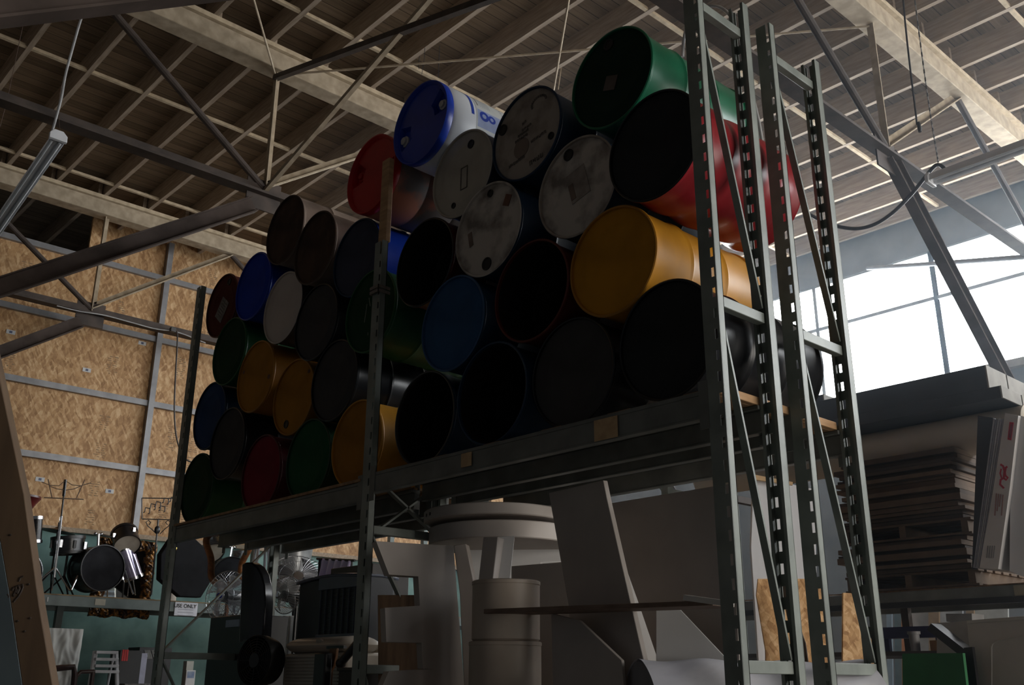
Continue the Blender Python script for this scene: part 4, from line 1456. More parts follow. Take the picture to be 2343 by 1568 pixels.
# dark grey cabinets at the back right of the left bay
for (p0, p1, y, c, lab, nm) in (((757, 1302), (850, 1342), 5.0, (.055, .052, .05), 'dark grey cabinet top showing between air cooler and middle upright', 'cabinet'),):
    a, b = ypt(*p0, y), ypt(*p1, y)
    cb = thing(nm, ((a.x + b.x) / 2, y + .2, 0), lab, 'cabinet')
    g = mat('cabinet_grey', c, rough=.6)
    MB().span((a.x, y, 0), (b.x, y + .4, a.z)).build('body', g, cb, bevel=.006)
    MB().span((a.x + .02, y - .012, .1), (b.x - .02, y, a.z - .14)).build('door', g, cb, bevel=.004)
# lower right clutter of the left bay
one(MB().tube([ypt(832, 1455, 3.72), ypt(782, 1515, 3.66)], .028, 12).sphere(ypt(780, 1518, 3.66), .034, 12), 'padded_bar', BLACK, 'black padded arm sticking out left of the middle upright', 'arm')
paddle = Z(600, 1400, 8.368, [(1290, 710), (1420, 700), (1400, 860), (1360, 1040), (1310, 1130), (1290, 1440), (1235, 1440), (1250, 1130), (1215, 1010), (1250, 850)])
one(board_mb(paddle, ypt(757, 1520, 3.66), 0, .02), 'wooden_paddle', mat('paddle_wood', (.20, .09, .035), (.14, .06, .02), rough=.6, scale=6), 'brown wooden paddle standing in front of the beige dehumidifier', 'paddle', bevel=.003)
a, b = ypt(719, 1494, 3.58), ypt(744, 1494, 3.58)
one(MB().span((a.x, 3.58, LOW), (b.x, 3.64, a.z)), 'dark_post', BLACK, 'short dark upright block in front of the beige dehumidifier', 'block', bevel=.01)
a, b = ypt(775, 1528, 3.6), ypt(840, 1528, 3.6)
bx = thing('storage_bin', ((a.x + b.x) / 2, 3.75, LOW), 'dark storage bin at the foot of the middle upright', 'bin')
MB().span((a.x, 3.6, LOW), (b.x, 3.95, a.z)).build('body', mat('bin_dark', (.03, .026, .022), rough=.6), bx, bevel=.008)
MB().span((a.x - .01, 3.59, a.z - .02), (b.x + .01, 3.96, a.z)).build('lid', mat('bin_lid', (.05, .045, .04), rough=.6), bx, bevel=.004)
a, b = ypt(770, 1484, 4.0), ypt(838, 1484, 4.0)
one(MB().span((a.x, 4.02, LOW), (b.x, 4.3, a.z)), 'carton', mat('carton_brown', (.16, .11, .065), (.10, .07, .04), rough=.8), 'brown carton behind the black arm left of the middle upright', 'carton', bevel=.004)

# ------------------------------------------------------------------ right bay, below the barrels: white scenery pieces
SCW = mat('scenery_white', (.42, .375, .34), (.36, .32, .29), rough=.6, scale=3)
SCB = mat('scenery_white_lit', (.56, .55, .54), (.5, .49, .48), rough=.6, scale=3)  # lit copy of the scenery white, the light is in the colour
PLY = mat('brown_plywood', (.16, .095, .05), (.10, .055, .028), rough=.7, scale=4, stretch=(8, 8, 1))
c5 = lambda pts: Z(820, 1080, 3.214, pts)
c6 = lambda pts: Z(1220, 1040, 2.97, pts)
# backward E
E_ = c5([(130, 510), (700, 545), (778, 1568), (800, 2100), (190, 2100), (150, 1640), (222, 1468), (532, 1450), (475, 1450), (465, 1258), (205, 1252), (195, 1000), (452, 985), (440, 770), (225, 757)])
aE = at(845, 1245, 'y', 3.12)
oE = one(board_mb(E_, aE, math.radians(72), .09), 'letter_cutout', SCW, 'white letter E cutout turned backwards, standing in front of the middle upright', 'letter', bevel=.006)
pz = c5([(145, 905), (450, 905), (470, 1700), (150, 1700)])
one(board_mb([(865, 1362), (970, 1362), (975, 1900), (868, 1900)], at(900, 1400, 'y', 3.55), math.radians(60), .02), 'plywood_sheet', PLY, 'brown plywood sheet behind the backward letter E', 'sheet')
# slanted strip and wedge left of the pedestals
V_ = c5([(700, 540), (790, 530), (860, 870), (905, 1568), (905, 1900), (800, 1900), (775, 1568), (745, 900)])
one(board_mb(V_, at(1060, 1300, 'y', 3.75), math.radians(35), .08), 'slanted_strip', SCW, 'slanted white strip between the backward E and the cylinders', 'strip', bevel=.004)
I_ = c5([(918, 480), (1025, 478), (985, 830), (985, 1700), (880, 1700), (880, 820)])
one(board_mb(I_, at(1120, 1250, 'y', 3.62), math.radians(20), .10), 'scenery_post', SCW, 'leaning white boxed post rising behind the cylinders to the round discs', 'post', bevel=.004)
J_ = c5([(1026, 478), (1150, 470), (1110, 830), (1108, 1700), (985, 1700), (985, 830)])
one(board_mb(J_, at(1160, 1250, 'y', 3.72), math.radians(48), .03), 'scenery_board', SCB, 'lit side face of the leaning boxed post, put in as a brighter white strip', 'panel', bevel=.002)  # lit face of the boxed post as its own strip, brighter by colour
# round discs
for (px, l, rr_, zt, zb, y, lab, dots) in ((1131, 994, 1266, 1150, 1186, 4.02, 'upper white round disc with two bolt holes, under the rack beam', 1),
                                           (1150, 1005, 1285, 1190, 1240, 4.10, 'lower white round disc under the disc with bolt holes', 0)):
    a, b = ypt(l, (zt + zb) / 2, y), ypt(rr_, (zt + zb) / 2, y)
    c = (a + b) / 2
    r = (b.x - a.x) / 2 * .80
    cy_ = y + .05
    cc = ypt(px, zb - 18, cy_ - r)
    zt_, zb_ = ypt(px, zt - 5, cy_ - r * .75).z, ypt(px, zb - 14, cy_ - r * .75).z
    d = thing('round_disc', (c.x, cy_, zb_), lab, 'disc', 'white scenery discs')
    MB().lathe([(0, 0), (r - .006, 0), (r, .006), (r, zt_ - zb_ - .006), (r - .006, zt_ - zb_), (0, zt_ - zb_)], 64, Matrix.Translation((c.x, cy_, zb_))).build('disc', SCW, d)
    if dots:
        for (qx, qy) in ((1020, 1169), (1047, 1166)):
            q = ypt(qx, qy, cy_ - r)
            w = math.atan2(q.y - cy_, q.x - c.x) if False else math.radians(-112 if qx < 1030 else -104)
            e = Vector((c.x + r * math.cos(w), cy_ + r * math.sin(w), zt_ - .035))
            MB().lathe([(0, .001), (.011, .001), (.011, -.004), (0, -.004)], 12, axis_m(e, (math.cos(w), math.sin(w), 0))).build('bolt_hole', BLACK, d)
# white blocks behind under the discs
Bk = c5([(790, 520), (1100, 500), (1500, 540), (1490, 660), (1130, 690), (1130, 1700), (800, 1700)])
one(board_mb([(1060, 1236), (1290, 1238), (1292, 1287), (1240, 1290), (1240, 1700), (1068, 1700)], at(1180, 1300, 'y', 4.30), math.radians(42), .05), 'scenery_block', SCB, 'bright white block carrying the round discs', 'block', bevel=.01)
one(board_mb([(1170, 1296), (1292, 1286), (1340, 1332), (1340, 1700), (1170, 1700)], at(1230, 1320, 'y', 4.0), math.radians(6), .06), 'scenery_board', SCW, 'dull white panel under the bright block, left of the tall leaning board', 'panel', bevel=.003)
# cylinders
CY = mat('sonotube_cream', (.40, .335, .275), (.33, .27, .22), rough=.5, scale=3)
for (l, r_, zt, zb, lab) in ((1098, 1220, 1332, 1470, 'upper cream cylinder of the stack beside the slanted white strip'), (1094, 1222, 1474, 1640, 'lower cream cylinder of the stack, cut by the bottom edge')):
    y = 3.50
    a, b = ypt(l, 1450, y), ypt(r_, 1450, y)
    c = (a + b) / 2
    r = (b - a).length / 2 * .86
    z0, z1 = ypt(1160, zb - 2, y - r * .6).z, ypt(1160, zt - 8, y - r * .6).z
    if zb > 1600:
        z0 = LOW
    d = thing('cylinder_pedestal', (c.x, y, z0), lab, 'cylinder', 'cream cylinders')
    M = Matrix.Translation((c.x, y, z0))
    h = z1 - z0
    MB().lathe([(0, .004), (r - .01, .004), (r, .014), (r, h - .022)], 48, M).build('tube', CY, d)
    MB().lathe([(r, h - .022), (r + .003, h - .020), (r + .003, h - .004), (r - .004, h), (0, h)], 48, M).build('cap', CY, d)
# tall leaning board and the large panel
A_ = c6([(105, 262), (475, 175), (500, 300), (750, 1400), (750, 2000), (300, 2000), (240, 1030)])
one(board_mb(A_, at(1300, 1250, 'y', 3.66), math.radians(-6), .03), 'tall_board', SCW, 'tall white board leaning left, its top against the rack beam', 'board', bevel=.003)
C_ = c6([(508, 335), (1340, 198), (1400, 1380), (1400, 2000), (850, 2000), (845, 1395), (708, 992), (600, 690)])
one(board_mb(C_, at(1540, 1300, 'y', 3.98), math.radians(-3), .03), 'large_board', SCW, 'largest white panel right of the tall leaning board', 'panel', bevel=.003)
S1 = c6([(590, 690), (615, 700), (850, 1400), (850, 1900), (690, 1900), (700, 1400)])
one(board_mb(S1, at(1430, 1400, 'y', 4.2), math.radians(50), .03), 'lit_slit', SCB, 'bright white strip put in for the light in the slit between tall board and largest panel', 'panel')  # light falling in the slit, put in as a bright board
D_ = c6([(835, 1040), (985, 1040), (1310, 1385), (1320, 1900), (835, 1900)])
one(board_mb(D_, at(1540, 1450, 'y', 3.76), math.radians(30), .02), 'triangular_brace', SCB, 'pale triangular piece under the right half of the shelf plank', 'brace', bevel=.002)
F_ = c6([(-10, 1080), (120, 1080), (315, 1130), (600, 1400), (640, 1900), (140, 1900), (128, 1300)])
one(board_mb(c6([(122, 1082), (315, 1130), (600, 1400), (640, 1900), (140, 1900)]), at(1320, 1480, 'y', 3.52), math.radians(2), .02), 'triangular_brace', SCW, 'dull triangular piece under the left half of the shelf plank', 'brace', bevel=.002)
# shelf plank
pl = at(1135, 1402, 'y', 3.40)
pr_ = at(1640, 1385, 'z', pl.z)
pr_ = at(1655, 1383, 'y', 3.62)
SHW = mat('plank_brown', (.17, .115, .085), (.11, .07, .05), rough=.7, scale=5, stretch=(1, 8, 8))
kk = thing('shelf_plank', (pl + pr_) / 2, 'thin brown plank crossing in front of the white boards, pale right end', 'plank')
MB().beam(pl, pr_, .20, .022).build('plank', SHW, kk, bevel=.002)
ea, eb = at(1568, 1368, 'y', 3.50), at(1676, 1383, 'y', 3.50)
MB().beam(ea, eb, .03, .024).build('end_strip', WHITEP, kk, bevel=.002)
# white cloth roll
e0 = ypt(1408, 1560, 3.42)
rr_ = .26
zt = ypt(1450, 1510, 3.45).z
cx_ = ypt(1437, 1540, 3.42).x + rr_ * .55
CLO = mat('white_cloth', (.60, .60, .64), (.45, .45, .50), rough=.85, scale=2.2, stretch=(3, 1, 3), bump=.5)
ro = thing('cloth_roll', (cx_, 3.9, LOW), 'thick white cloth roll lying on the lower deck at the bottom edge', 'roll')
RD = Vector((math.sin(math.radians(32)), math.cos(math.radians(32)), 0))
RS = Vector((RD.y, -RD.x, 0))
RO = ypt(1448, 1540, 3.52)
RO = Vector((RO.x + .03, 3.52, zt - rr_))
def rollf(u, v):
    w = 2 * math.pi * u
    k = 1 + .035 * math.sin(v * 17 + 3 * math.sin(w)) * (.5 + .5 * math.sin(w)) + .02 * math.sin(w * 5 + v * 6)
    return RO + RD * (1.08 * v) + RS * (rr_ * k * math.cos(w)) + Vector((0, 0, rr_ * k * math.sin(w)))
MB().grid(rollf, 64, 50).build('cloth', CLO, ro)
MB().lathe([(0, 0), (rr_ * .2, .004), (rr_ * .22, -.004), (rr_ * .5, .004), (rr_ * .52, -.004), (rr_ * .98, 0)], 48, axis_m(RO + RD * .004, RD)).build('rolled_end', mat('cloth_end_grey', (.22, .22, .24), rough=.9), ro)
for k in range(8):
    one(MB().box(((RX[1] + RX[0]) / 2, 3.40 + k * .132, 1.11), (2.45, .12, .018)), 'deck_board', BOARD,
        'brown plank of the lower deck under the right bay, below the white scenery', 'board', 'lower deck planks, right bay', bevel=.002)
# grey ladder like frame seen between cylinder and boards
gy = 4.9
bf = thing('trolley', (ypt(1250, 1480, gy).x, gy, 0), 'dark barred trolley frame in the gap right of the cream cylinders', 'trolley')
for px in (1232, 1243, 1252):
    p = ypt(px, 1410, gy)
    MB().span((p.x - .016, gy - .01, 0), (p.x + .016, gy + .01, p.z)).build('bar', DKSTEEL, bf)
for py in (1418, 1452, 1488, 1520):
    a, b = ypt(1228, py, gy), ypt(1262, py, gy)
    MB().span((a.x, gy - .008, a.z - .012), (b.x, gy + .008, a.z + .012)).build('rung', DKSTEEL, bf)
one(board_mb([(1222, 1405), (1275, 1405), (1275, 1700), (1222, 1700)], at(1250, 1450, 'y', 5.3), 0, .02), 'backing_board', SCB, 'bright panel seen through the dark barred trolley', 'panel')
a, b = ypt(1218, 1337, 4.5), ypt(1302, 1390, 4.5)
sb = thing('stacked_trays', ((a.x + b.x) / 2, 4.6, b.z), 'dark stacked trays in the gap above the dark barred trolley', 'trays')
for k in range(5):
    z = b.z + (a.z - b.z) * k / 5
    MB().span((a.x, 4.5, z + .004), (b.x, 4.75, z + (a.z - b.z) / 5)).build('tray', mat('tray_dark', (.045, .045, .05), rough=.4) if k else SHW, sb, bevel=.004)
MB().span((a.x + .02, 4.6, 0), (a.x + .06, 4.64, b.z + .01)).span((b.x - .06, 4.6, 0), (b.x - .02, 4.64, b.z + .01)).build('legs', DKSTEEL, sb)
# ------------------------------------------------------------------ behind the right end: panels and strand board offcuts
c7 = lambda pts: Z(1640, 1000, 2.761, pts)
WPAN = mat('white_panel', (.62, .63, .66), (.54, .55, .58), rough=.5, scale=2, stretch=(6, 1, .5))
W_ = c7([(230, 262), (480, 300), (630, 334), (640, 540), (625, 640), (650, 1500), (268, 1500), (215, 700)])
wp = one(board_mb(W_, at(1780, 1200, 'y', 5.25), math.radians(50), .03), 'insulation_board', WPAN, 'tall white panel standing behind the right end uprights', 'panel', bevel=.003)
one(board_mb(c7([(226, 236), (480, 285), (480, 305), (228, 268)]), at(1780, 1100, 'y', 5.21), math.radians(50), .02), 'cardboard_strip', PAPER, 'brown cardboard strip along the top of the tall white panel', 'strip')
OSB2 = osb_mat('osb_offcut', 1.3, 2.0)
O1 = c7([(262, 897), (672, 897), (690, 1200), (706, 1500), (720, 2600), (330, 2600), (310, 1350), (252, 1000)])
one(board_mb(O1, at(1800, 1400, 'y', 4.95), math.radians(48), .02), 'strand_board_offcut', OSB2, 'upright strand board offcut in front of the tall white panel', 'board')
O2 = c7([(800, 985), (850, 988), (1003, 1340), (1056, 1480), (1058, 2600), (790, 2600)])
one(board_mb(O2, at(1960, 1450, 'y', 4.85), math.radians(50), .02), 'strand_board_offcut', OSB2, 'sloping strand board offcut at the far right behind the uprights', 'board')
K_ = c7([(405, 948), (432, 940), (560, 1305), (600, 1600), (600, 2400), (480, 2400), (485, 1340)])
one(board_mb(K_, at(1810, 1420, 'y', 4.86), math.radians(20), .02), 'dark_slot', mat('dark_slot_shade', (.07, .05, .035), (.05, .035, .025), rough=.7), 'dark slot before the upright strand board offcut, its shade put in as a dark board', 'plank')  # shaded opening put in as a dark board

# ------------------------------------------------------------------ second rack row on the right
YR = 7.0
t = thing('storage_shelf', (-3.2, 7.6, 0), 'grey pallet rack at the right carrying flattened cardboard', 'shelf rack')
MB().span((-5.6, YR, 2.03), (-1.1, YR + .05, 2.115)).build('beam', BEAMST, t, bevel=.004)
MB().span((-5.6, YR + 1.0, 2.03), (-1.1, YR + 1.05, 2.115)).build('beam', BEAMST, t, bevel=.004)
MB().span((-5.6, YR - .02, 2.0), (-1.1, YR + .03, 2.04)).build('beam_lip', BLACK, t)
for x in (-5.6, -1.1):
    for y in (YR + .025, YR + 1.025):
        MB().span((x - .04, y - .04, 0), (x + .04, y + .04, 4.0)).build('post', STEEL, t, bevel=.003)
    for z in (1.0, 2.0, 3.12):
        MB().span((x - .02, YR + .06, z - .03), (x + .02, YR + .99, z + .03)).build('cross_brace', STEEL, t, bevel=.003)
a, b = ypt(2320, 1350, YR - .003), ypt(2345, 1378, YR - .003)
MB().span((a.x, YR - .006, 2.03), (a.x + .16, YR - .001, 2.11)).build('paper_label', mat('tan_label', (.33, .28, .2), rough=.8), t)
for k in range(9):
    MB().span((-5.5, YR + .06 + k * .105, 2.115), (-1.2, YR + .14 + k * .105, 2.13)).build('deck_slat', BOARD, t)
CARD = [mat('card_brown_%d' % k, c, [x * .7 for x in c], rough=.85, scale=6) for k, c in enumerate(((.14, .095, .065), (.095, .067, .048), (.165, .115, .08), (.065, .048, .038)))]
x0, x1 = ypt(1935, 1300, YR + .05).x, ypt(2222, 1250, YR + .05).x
rng = random.Random(11)


PALW = mat('old_pallet_wood', (.15, .105, .07), (.09, .06, .04), rough=.85, scale=5)


def pallet(z, lab):
    p = thing('wooden_pallet', ((x0 + x1) / 2, YR + .5, z), lab, 'pallet')
    for k in range(7):
        y = YR + .06 + k * .14
        MB().span((x0 - .02, y, z + .10), (x1 + .02, y + .10, z + .118)).build('top_board', PALW, p, bevel=.002)
    for k in range(3):
        y = YR + .05 + k * .42
        MB().span((x0 - .02, y, z), (x1 + .02, y + .06, z + .016)).build('bottom_board', PALW, p, bevel=.002)
    for k in range(3):
        x = x0 + .0 + (x1 - x0 - .05) * k / 2
        MB().span((x, YR + .05, z + .016), (x + .05, YR + .95, z + .10)).build('stringer', PALW, p, bevel=.002)
    return z + .12


def sheets(z, ztop, grp, lab):
    while z < ztop - .01:
        h = rng.uniform(.022, .05)
        e = rng.uniform(-.05, .01)
        def fn(side):
            return rng.uniform(-.008, .008)
        sag = rng.uniform(-.012, .012)
        mb = MB()
        n = 10
        xa, xb = x0 + rng.uniform(-.05, .06), x1 + e
        ya = YR + .04 + rng.uniform(-.05, .06)
        vs = []
        for i in range(n + 1):
            u = i / n
            w = 0
            for yy in (ya, YR + .95):
                for zz in (z, z + h - .003):
                    vs.append((xa + (xb - xa) * u, yy, zz))
        fs = []
        for i in range(n):
            o = i * 4
            fs += [(o, o + 4, o + 5, o + 1), (o + 2, o + 3, o + 7, o + 6), (o + 1, o + 5, o + 7, o + 3), (o, o + 2, o + 6, o + 4)]
        fs += [(0, 1, 3, 2), (n * 4, n * 4 + 2, n * 4 + 3, n * 4 + 1)]
        mb.add(vs, fs)
        one(mb, 'cardboard_sheet', rng.choice(CARD), lab, 'cardboard', grp, bevel=.002)
        z += h
    return z


z = pallet(2.13, 'lower wooden pallet under the flattened cardboard, on the rack beam')
z = sheets(z, 2.46, 'lower cardboard bundle', 'flattened brown carton in the lower bundle, between the two pallets')
z = pallet(z, 'upper wooden pallet between the two bundles of cardboard')
z = sheets(z, 3.11, 'upper cardboard bundle', 'flattened dark brown carton in the upper bundle, above both pallets')
CTOP = z
# beige roll and dark slabs above the cardboard
SUP = thing('support_bracket', (-4.6, 7.4, 0), 'dark bracket stand carrying the beige roll behind the uprights', 'bracket')
ra, rb = ypt(1985, 985, 7.35), ypt(2262, 930, 7.35)
rz = 3.24
rrad = .15
roll = one(MB().lathe([(0, 0), (rrad - .02, 0), (rrad, .01), (rrad, 2.9), (rrad - .02, 2.91), (0, 2.91)], 40, axis_m((-5.45, 7.35, rz), (1, 0, 0))), 'carpet_roll',
           mat('beige_roll', (.50, .44, .36), (.42, .37, .30), rough=.7, scale=3), 'long beige roll lying under the dark slabs at the right', 'roll')
for x in (-5.2, -3.9):
    MB().span((x - .03, 7.3, rz - rrad - .06), (x + .03, 7.9, rz - rrad)).build('arm', DKSTEEL, SUP)
    MB().span((x - .03, 7.84, 0), (x + .03, 7.9, rz - rrad - .06)).build('upright', DKSTEEL, SUP)
DKSL = mat('dark_slab', (.045, .05, .06), (.035, .04, .048), rough=.6, scale=3)
ENDP = mat('slab_end', (.30, .285, .26), (.23, .22, .2), rough=.7)
s0 = rz + rrad
for k, (h, xa, xb, lab) in enumerate(((.09, -5.6, -2.58, 'bottom dark slab resting on the beige roll'), (.17, -5.6, -2.66, 'thick dark slab under the thin top slab'), (.05, -5.6, -3.95, 'short dark slab on top of the pile, nearest the slotted uprights'))):
    sl = thing('door_slab', ((xa + xb) / 2, 7.4, s0), lab, 'slab', None)
    MB().span((xa, 7.02, s0), (xb - .012, 7.75, s0 + h)).build('core', DKSL, sl, bevel=.003)
    MB().span((xb - .012, 7.02, s0), (xb, 7.36, s0 + h)).span((xb - .012, 7.38, s0), (xb, 7.75, s0 + h)).build('end_cap', ENDP, sl, bevel=.002)
    s0 += h
# bright jumble far behind, under the windows
JY = 10.8
jm = [(2022, 2034, (.3, .4, .5), 'pale blue panel'), (2040, 2056, (.25, .35, .38), 'greenish panel'), (2056, 2068, (.6, .25, .1), 'orange board'), (2068, 2126, (.55, .58, .6), 'wide white panel'),
      (2118, 2142, (.35, .25, .16), 'brown board'), (2144, 2196, (.6, .64, .68), 'second white panel'), (2204, 2222, (.38, .28, .18), 'narrow brown board'), (2222, 2300, (.55, .58, .58), 'pale panel')]
for k, (xa, xb, c, lab) in enumerate(jm):
    one(board_mb([(xa, 985), (xb, 985), (xb + 12, 1826), (xa + 12, 1826)], at((xa + xb) / 2, 1040, 'y', JY + .06 * (k % 2)), 0, .03), 'leaning_board', mat('far_panel_%d' % k, c, rough=.5),
        lab + ' leaning far back under the windows', 'panel')
# white cartons leaning at the right edge
cA = lambda pts: Z(2200, 920, 3.92, pts)
YC = 6.72
edge = [([(145, 122), (280, 142), (120, 1480), (95, 1480)], DKSL, 'dark board at the left of the leaning white cartons'),]
def lean(pts, y, m, lab, nm, d=.5, bev=.002, ang=-3):
    return one(board_mb(cA(pts), at(2260, 1150, 'y', y), math.radians(ang), d), nm, m, lab, 'carton' if nm == 'flat_carton' else 'board', bevel=bev)
lean([(145, 122), (284, 142), (118, 1500), (92, 1500)], YC + .1, DKSL, 'dark board at the left of the leaning white cartons', 'leaning_board', .04)
GRS = [mat('panel_edge_%d' % k, c, rough=.5) for k, c in enumerate(((.36, .36, .4), (.26, .27, .31), (.42, .42, .45)))]
for k in range(5):
    u0, u1 = k / 5, (k + .82) / 5
    tl, tr = 284 + 104 * u0, 284 + 104 * u1
    bl, br = 104 + 66 * u0, 104 + 66 * u1
    lean([(tl, 150 + 4 * (k % 2)), (tr, 150 + 4 * (k % 2)), (br, 1488), (bl, 1488)], YC + .02, GRS[k % 3], ('first', 'second', 'third', 'fourth', 'fifth')[k] + ' thin grey panel from the left among the leaning cartons', 'thin_board', .4, .001)
CWH = mat('carton_white', (.58, .56, .55), (.5, .48, .47), rough=.5, scale=3)
fc = lean([(390, 98), (510, 122), (436, 760), (330, 1500), (160, 1490), (280, 800)], YC, CWH, 'narrow white carton with red stamp and red ribbon emblem, leaning at right', 'flat_carton', .5)
REDI = mat('print_red', (.45, .02, .05), rough=.5)
GRYI = mat('print_grey', (.25, .24, .24), rough=.6)
def on_carton(pts, m, nm, y=YC, ang=-3):
    o = board_mb(cA(pts), at(2260, 1150, 'y', y - .003), math.radians(ang), .002).build(nm, m, None, smooth=0)
    o.parent = fc
    o.matrix_parent_inverse = Matrix.Translation(-fc.location)
on_carton([(430, 180), (468, 184), (446, 345), (412, 338)], REDI, 'red_stamp')
on_carton([(437, 200), (460, 202), (445, 328), (422, 322)], mat('print_pale_red', (.5, .2, .24), rough=.5), 'stamp_lettering')
def stroke(pts, w, nm, m=REDI):
    L, R = [], []
    for i, (x, y) in enumerate(pts):
        x2, y2 = pts[min(i + 1, len(pts) - 1)]
        x1_, y1_ = pts[max(i - 1, 0)]
        dx, dy = x2 - x1_, y2 - y1_
        l = math.hypot(dx, dy) or 1
        L.append((x - dy / l * w, y + dx / l * w))
        R.append((x + dy / l * w, y - dx / l * w))
    on_carton(L + R[::-1], m, nm)
stroke([(348, 560), (372, 575), (385, 620), (378, 680), (350, 700), (345, 740), (380, 775)], 9, 'ribbon_emblem')
stroke([(410, 580), (396, 590), (388, 630), (392, 660), (414, 680), (400, 700), (372, 680)], 9, 'ribbon_emblem')
stroke([(355, 600), (346, 640), (360, 690)], 6, 'ribbon_emblem')
for k in range(4):
    stroke([(312 + k * 20, 820 + k * 4), (298 + k * 20, 1020 - 40 * (k % 3))], 5, 'carton_lettering', mat('print_brown', (.3, .16, .15), rough=.6))
for k in range(4):
    stroke([(236 + k * 20, 1290), (224 + k * 20, 1400)], 4, 'carton_small_print', GRYI)
wc = lean([(514, 120), (640, 150), (640, 1600), (430, 1520), (436, 760)], YC + .04, mat('carton_bright', (.66, .66, .68), (.6, .6, .62), rough=.45, scale=2), 'broad bright white carton cut by the right edge', 'flat_carton', .5)
# small marks on the bright carton
ob = board_mb(cA([(538, 215), (546, 215), (546, 330), (536, 330)]), at(2260, 1150, 'y', YC + .037), math.radians(-3), .002)
# lower right: door, green panel, clutter
cD = lambda pts: Z(1900, 1320, 5.289, pts)
dr = thing('white_door', at(2280, 1560, 'y', 6.3), 'white panelled door leaning at the lower right corner', 'door leaf')
dr.location.z = 0
DOORW = mat('door_white', (.42, .40, .37), (.36, .34, .31), rough=.5, scale=2)
D0 = cD([(1650, 530), (2500, 465), (2500, 3000), (1860, 3000)])
oD = at(2260, 1500, 'y', 6.3)
board_mb(D0, oD, math.radians(-4), .05).build('slab', DOORW, dr, bevel=.004)
def ondoor(pts, w, nm):
    L, R = [], []
    for i, (x, y) in enumerate(pts):
        x2, y2 = pts[min(i + 1, len(pts) - 1)]
        x1_, y1_ = pts[max(i - 1, 0)]
        dx, dy = x2 - x1_, y2 - y1_
        l = math.hypot(dx, dy) or 1
        L.append((x - dy / l * w, y + dx / l * w))
        R.append((x + dy / l * w, y - dx / l * w))
    board_mb(cD(L + R[::-1]), at(2260, 1500, 'y', 6.294), math.radians(-4), .008).build(nm, DOORW, dr, bevel=.002)
ondoor([(1960, 2400), (1945, 1312), (1945, 850), (1960, 810), (2050, 765), (2200, 730), (2343, 708), (2500, 690)], 8, 'panel_moulding')
ondoor([(1650, 550), (2500, 485)], 20, 'top_rail')
one(board_mb(cD([(868, 930), (1600, 925), (1645, 1312), (1800, 3000), (900, 3000)]), at(2130, 1530, 'y', 6.1), math.radians(-3), .03), 'green_board', mat('flat_green', (.012, .13, .04), (.01, .11, .033), rough=.6), 'flat green panel at the bottom right beside the white door', 'panel')
one(board_mb(cD([(1615, 860), (1715, 850), (1775, 1312), (1900, 3000), (1800, 3000), (1660, 1312)]), at(2220, 1520, 'y', 6.2), math.radians(-3), .03), 'dark_board', BLACK, 'dark board edge between the green panel and the white door', 'board')
one(board_mb(cD([(1285, 560), (1650, 540), (1700, 860), (1730, 3000), (1300, 3000)]), at(2180, 1470, 'y', 6.6), math.radians(-3), .03), 'pale_board', mat('pale_grey_panel', (.36, .34, .32), rough=.6), 'pale grey panel behind the dark diagonal bar', 'panel')
pa, pb = at(2137, 1435, 'y', 6.45), at(2200, 1484, 'y', 6.45)
one(MB().beam(pa, pa + (pb - pa) * 2.6, .05, .14, (0, 1, 0)), 'diagonal_bar', BLACK, 'thick dark diagonal bar in front of the pale grey panel', 'bar')
one(board_mb(cD([(1395, 450), (1710, 445), (1715, 545), (1405, 545)]), at(2190, 1414, 'y', 7.25), 0, .2), 'white_box', mat('box_white_dull', (.42, .41, .40), rough=.6), 'white box under the right rack beam', 'box')
p = at(2090, 1480, 'y', 7.2)
tr_ = thing('lower_shelf', (-3.2, 7.5, 0), 'lower shelf board under the right rack beam holding a bucket and boxes', 'shelf')
ls_z = at(2100, 1490, 'y', 7.0).z
MB().span((-5.5, 7.0, ls_z - .03), (-1.2, 8.0, ls_z)).build('board', mat('shelf_dark', (.05, .04, .035), rough=.7), tr_)
for x in (-5.4, -1.3):
    MB().span((x - .03, 7.1, 0), (x + .03, 7.9, ls_z - .03)).build('leg', DKSTEEL, tr_)
b0, b1 = at(2076, 1446, 'y', 7.2), at(2110, 1488, 'y', 7.2)
r = abs(b1.x - b0.x) / 2 * .8
one(MB().lathe([(0, 0), (r * .85, 0), (r, b0.z - ls_z), (r + .008, b0.z - ls_z), (r + .008, b0.z - ls_z - .02), (r * .95, b0.z - ls_z - .02), (r * .8, .01), (0, .01)], 28, Matrix.Translation(((b0.x + b1.x) / 2, 7.2, ls_z))), 'bucket',
    mat('bucket_grey', (.3, .29, .29), rough=.5), 'grey bucket on the lower shelf under the right rack beam', 'bucket')
a, b = at(2126, 1466, 'y', 7.15), at(2176, 1486, 'y', 7.15)
one(MB().span((a.x, 7.15, ls_z), (b.x, 7.5, a.z)), 'orange_box', mat('orange_brown_box', (.30, .15, .06), (.2, .1, .04), rough=.7, scale=6), 'orange brown box beside the grey bucket', 'box', bevel=.004)
a, b = at(2055, 1432, 'y', 7.12), at(2137, 1442, 'y', 7.12)
one(MB().span((a.x - .3, 7.3, a.z - .08), (b.x, 7.42, a.z)).span((a.x - .25, 7.34, ls_z), (a.x - .2, 7.38, a.z - .07)).span((b.x - .1, 7.34, ls_z), (b.x - .05, 7.38, a.z - .07)), 'blue_rail', mat('dark_blue_plastic', (.03, .03, .11), rough=.4),
    'dark blue rail above the grey bucket', 'rail')

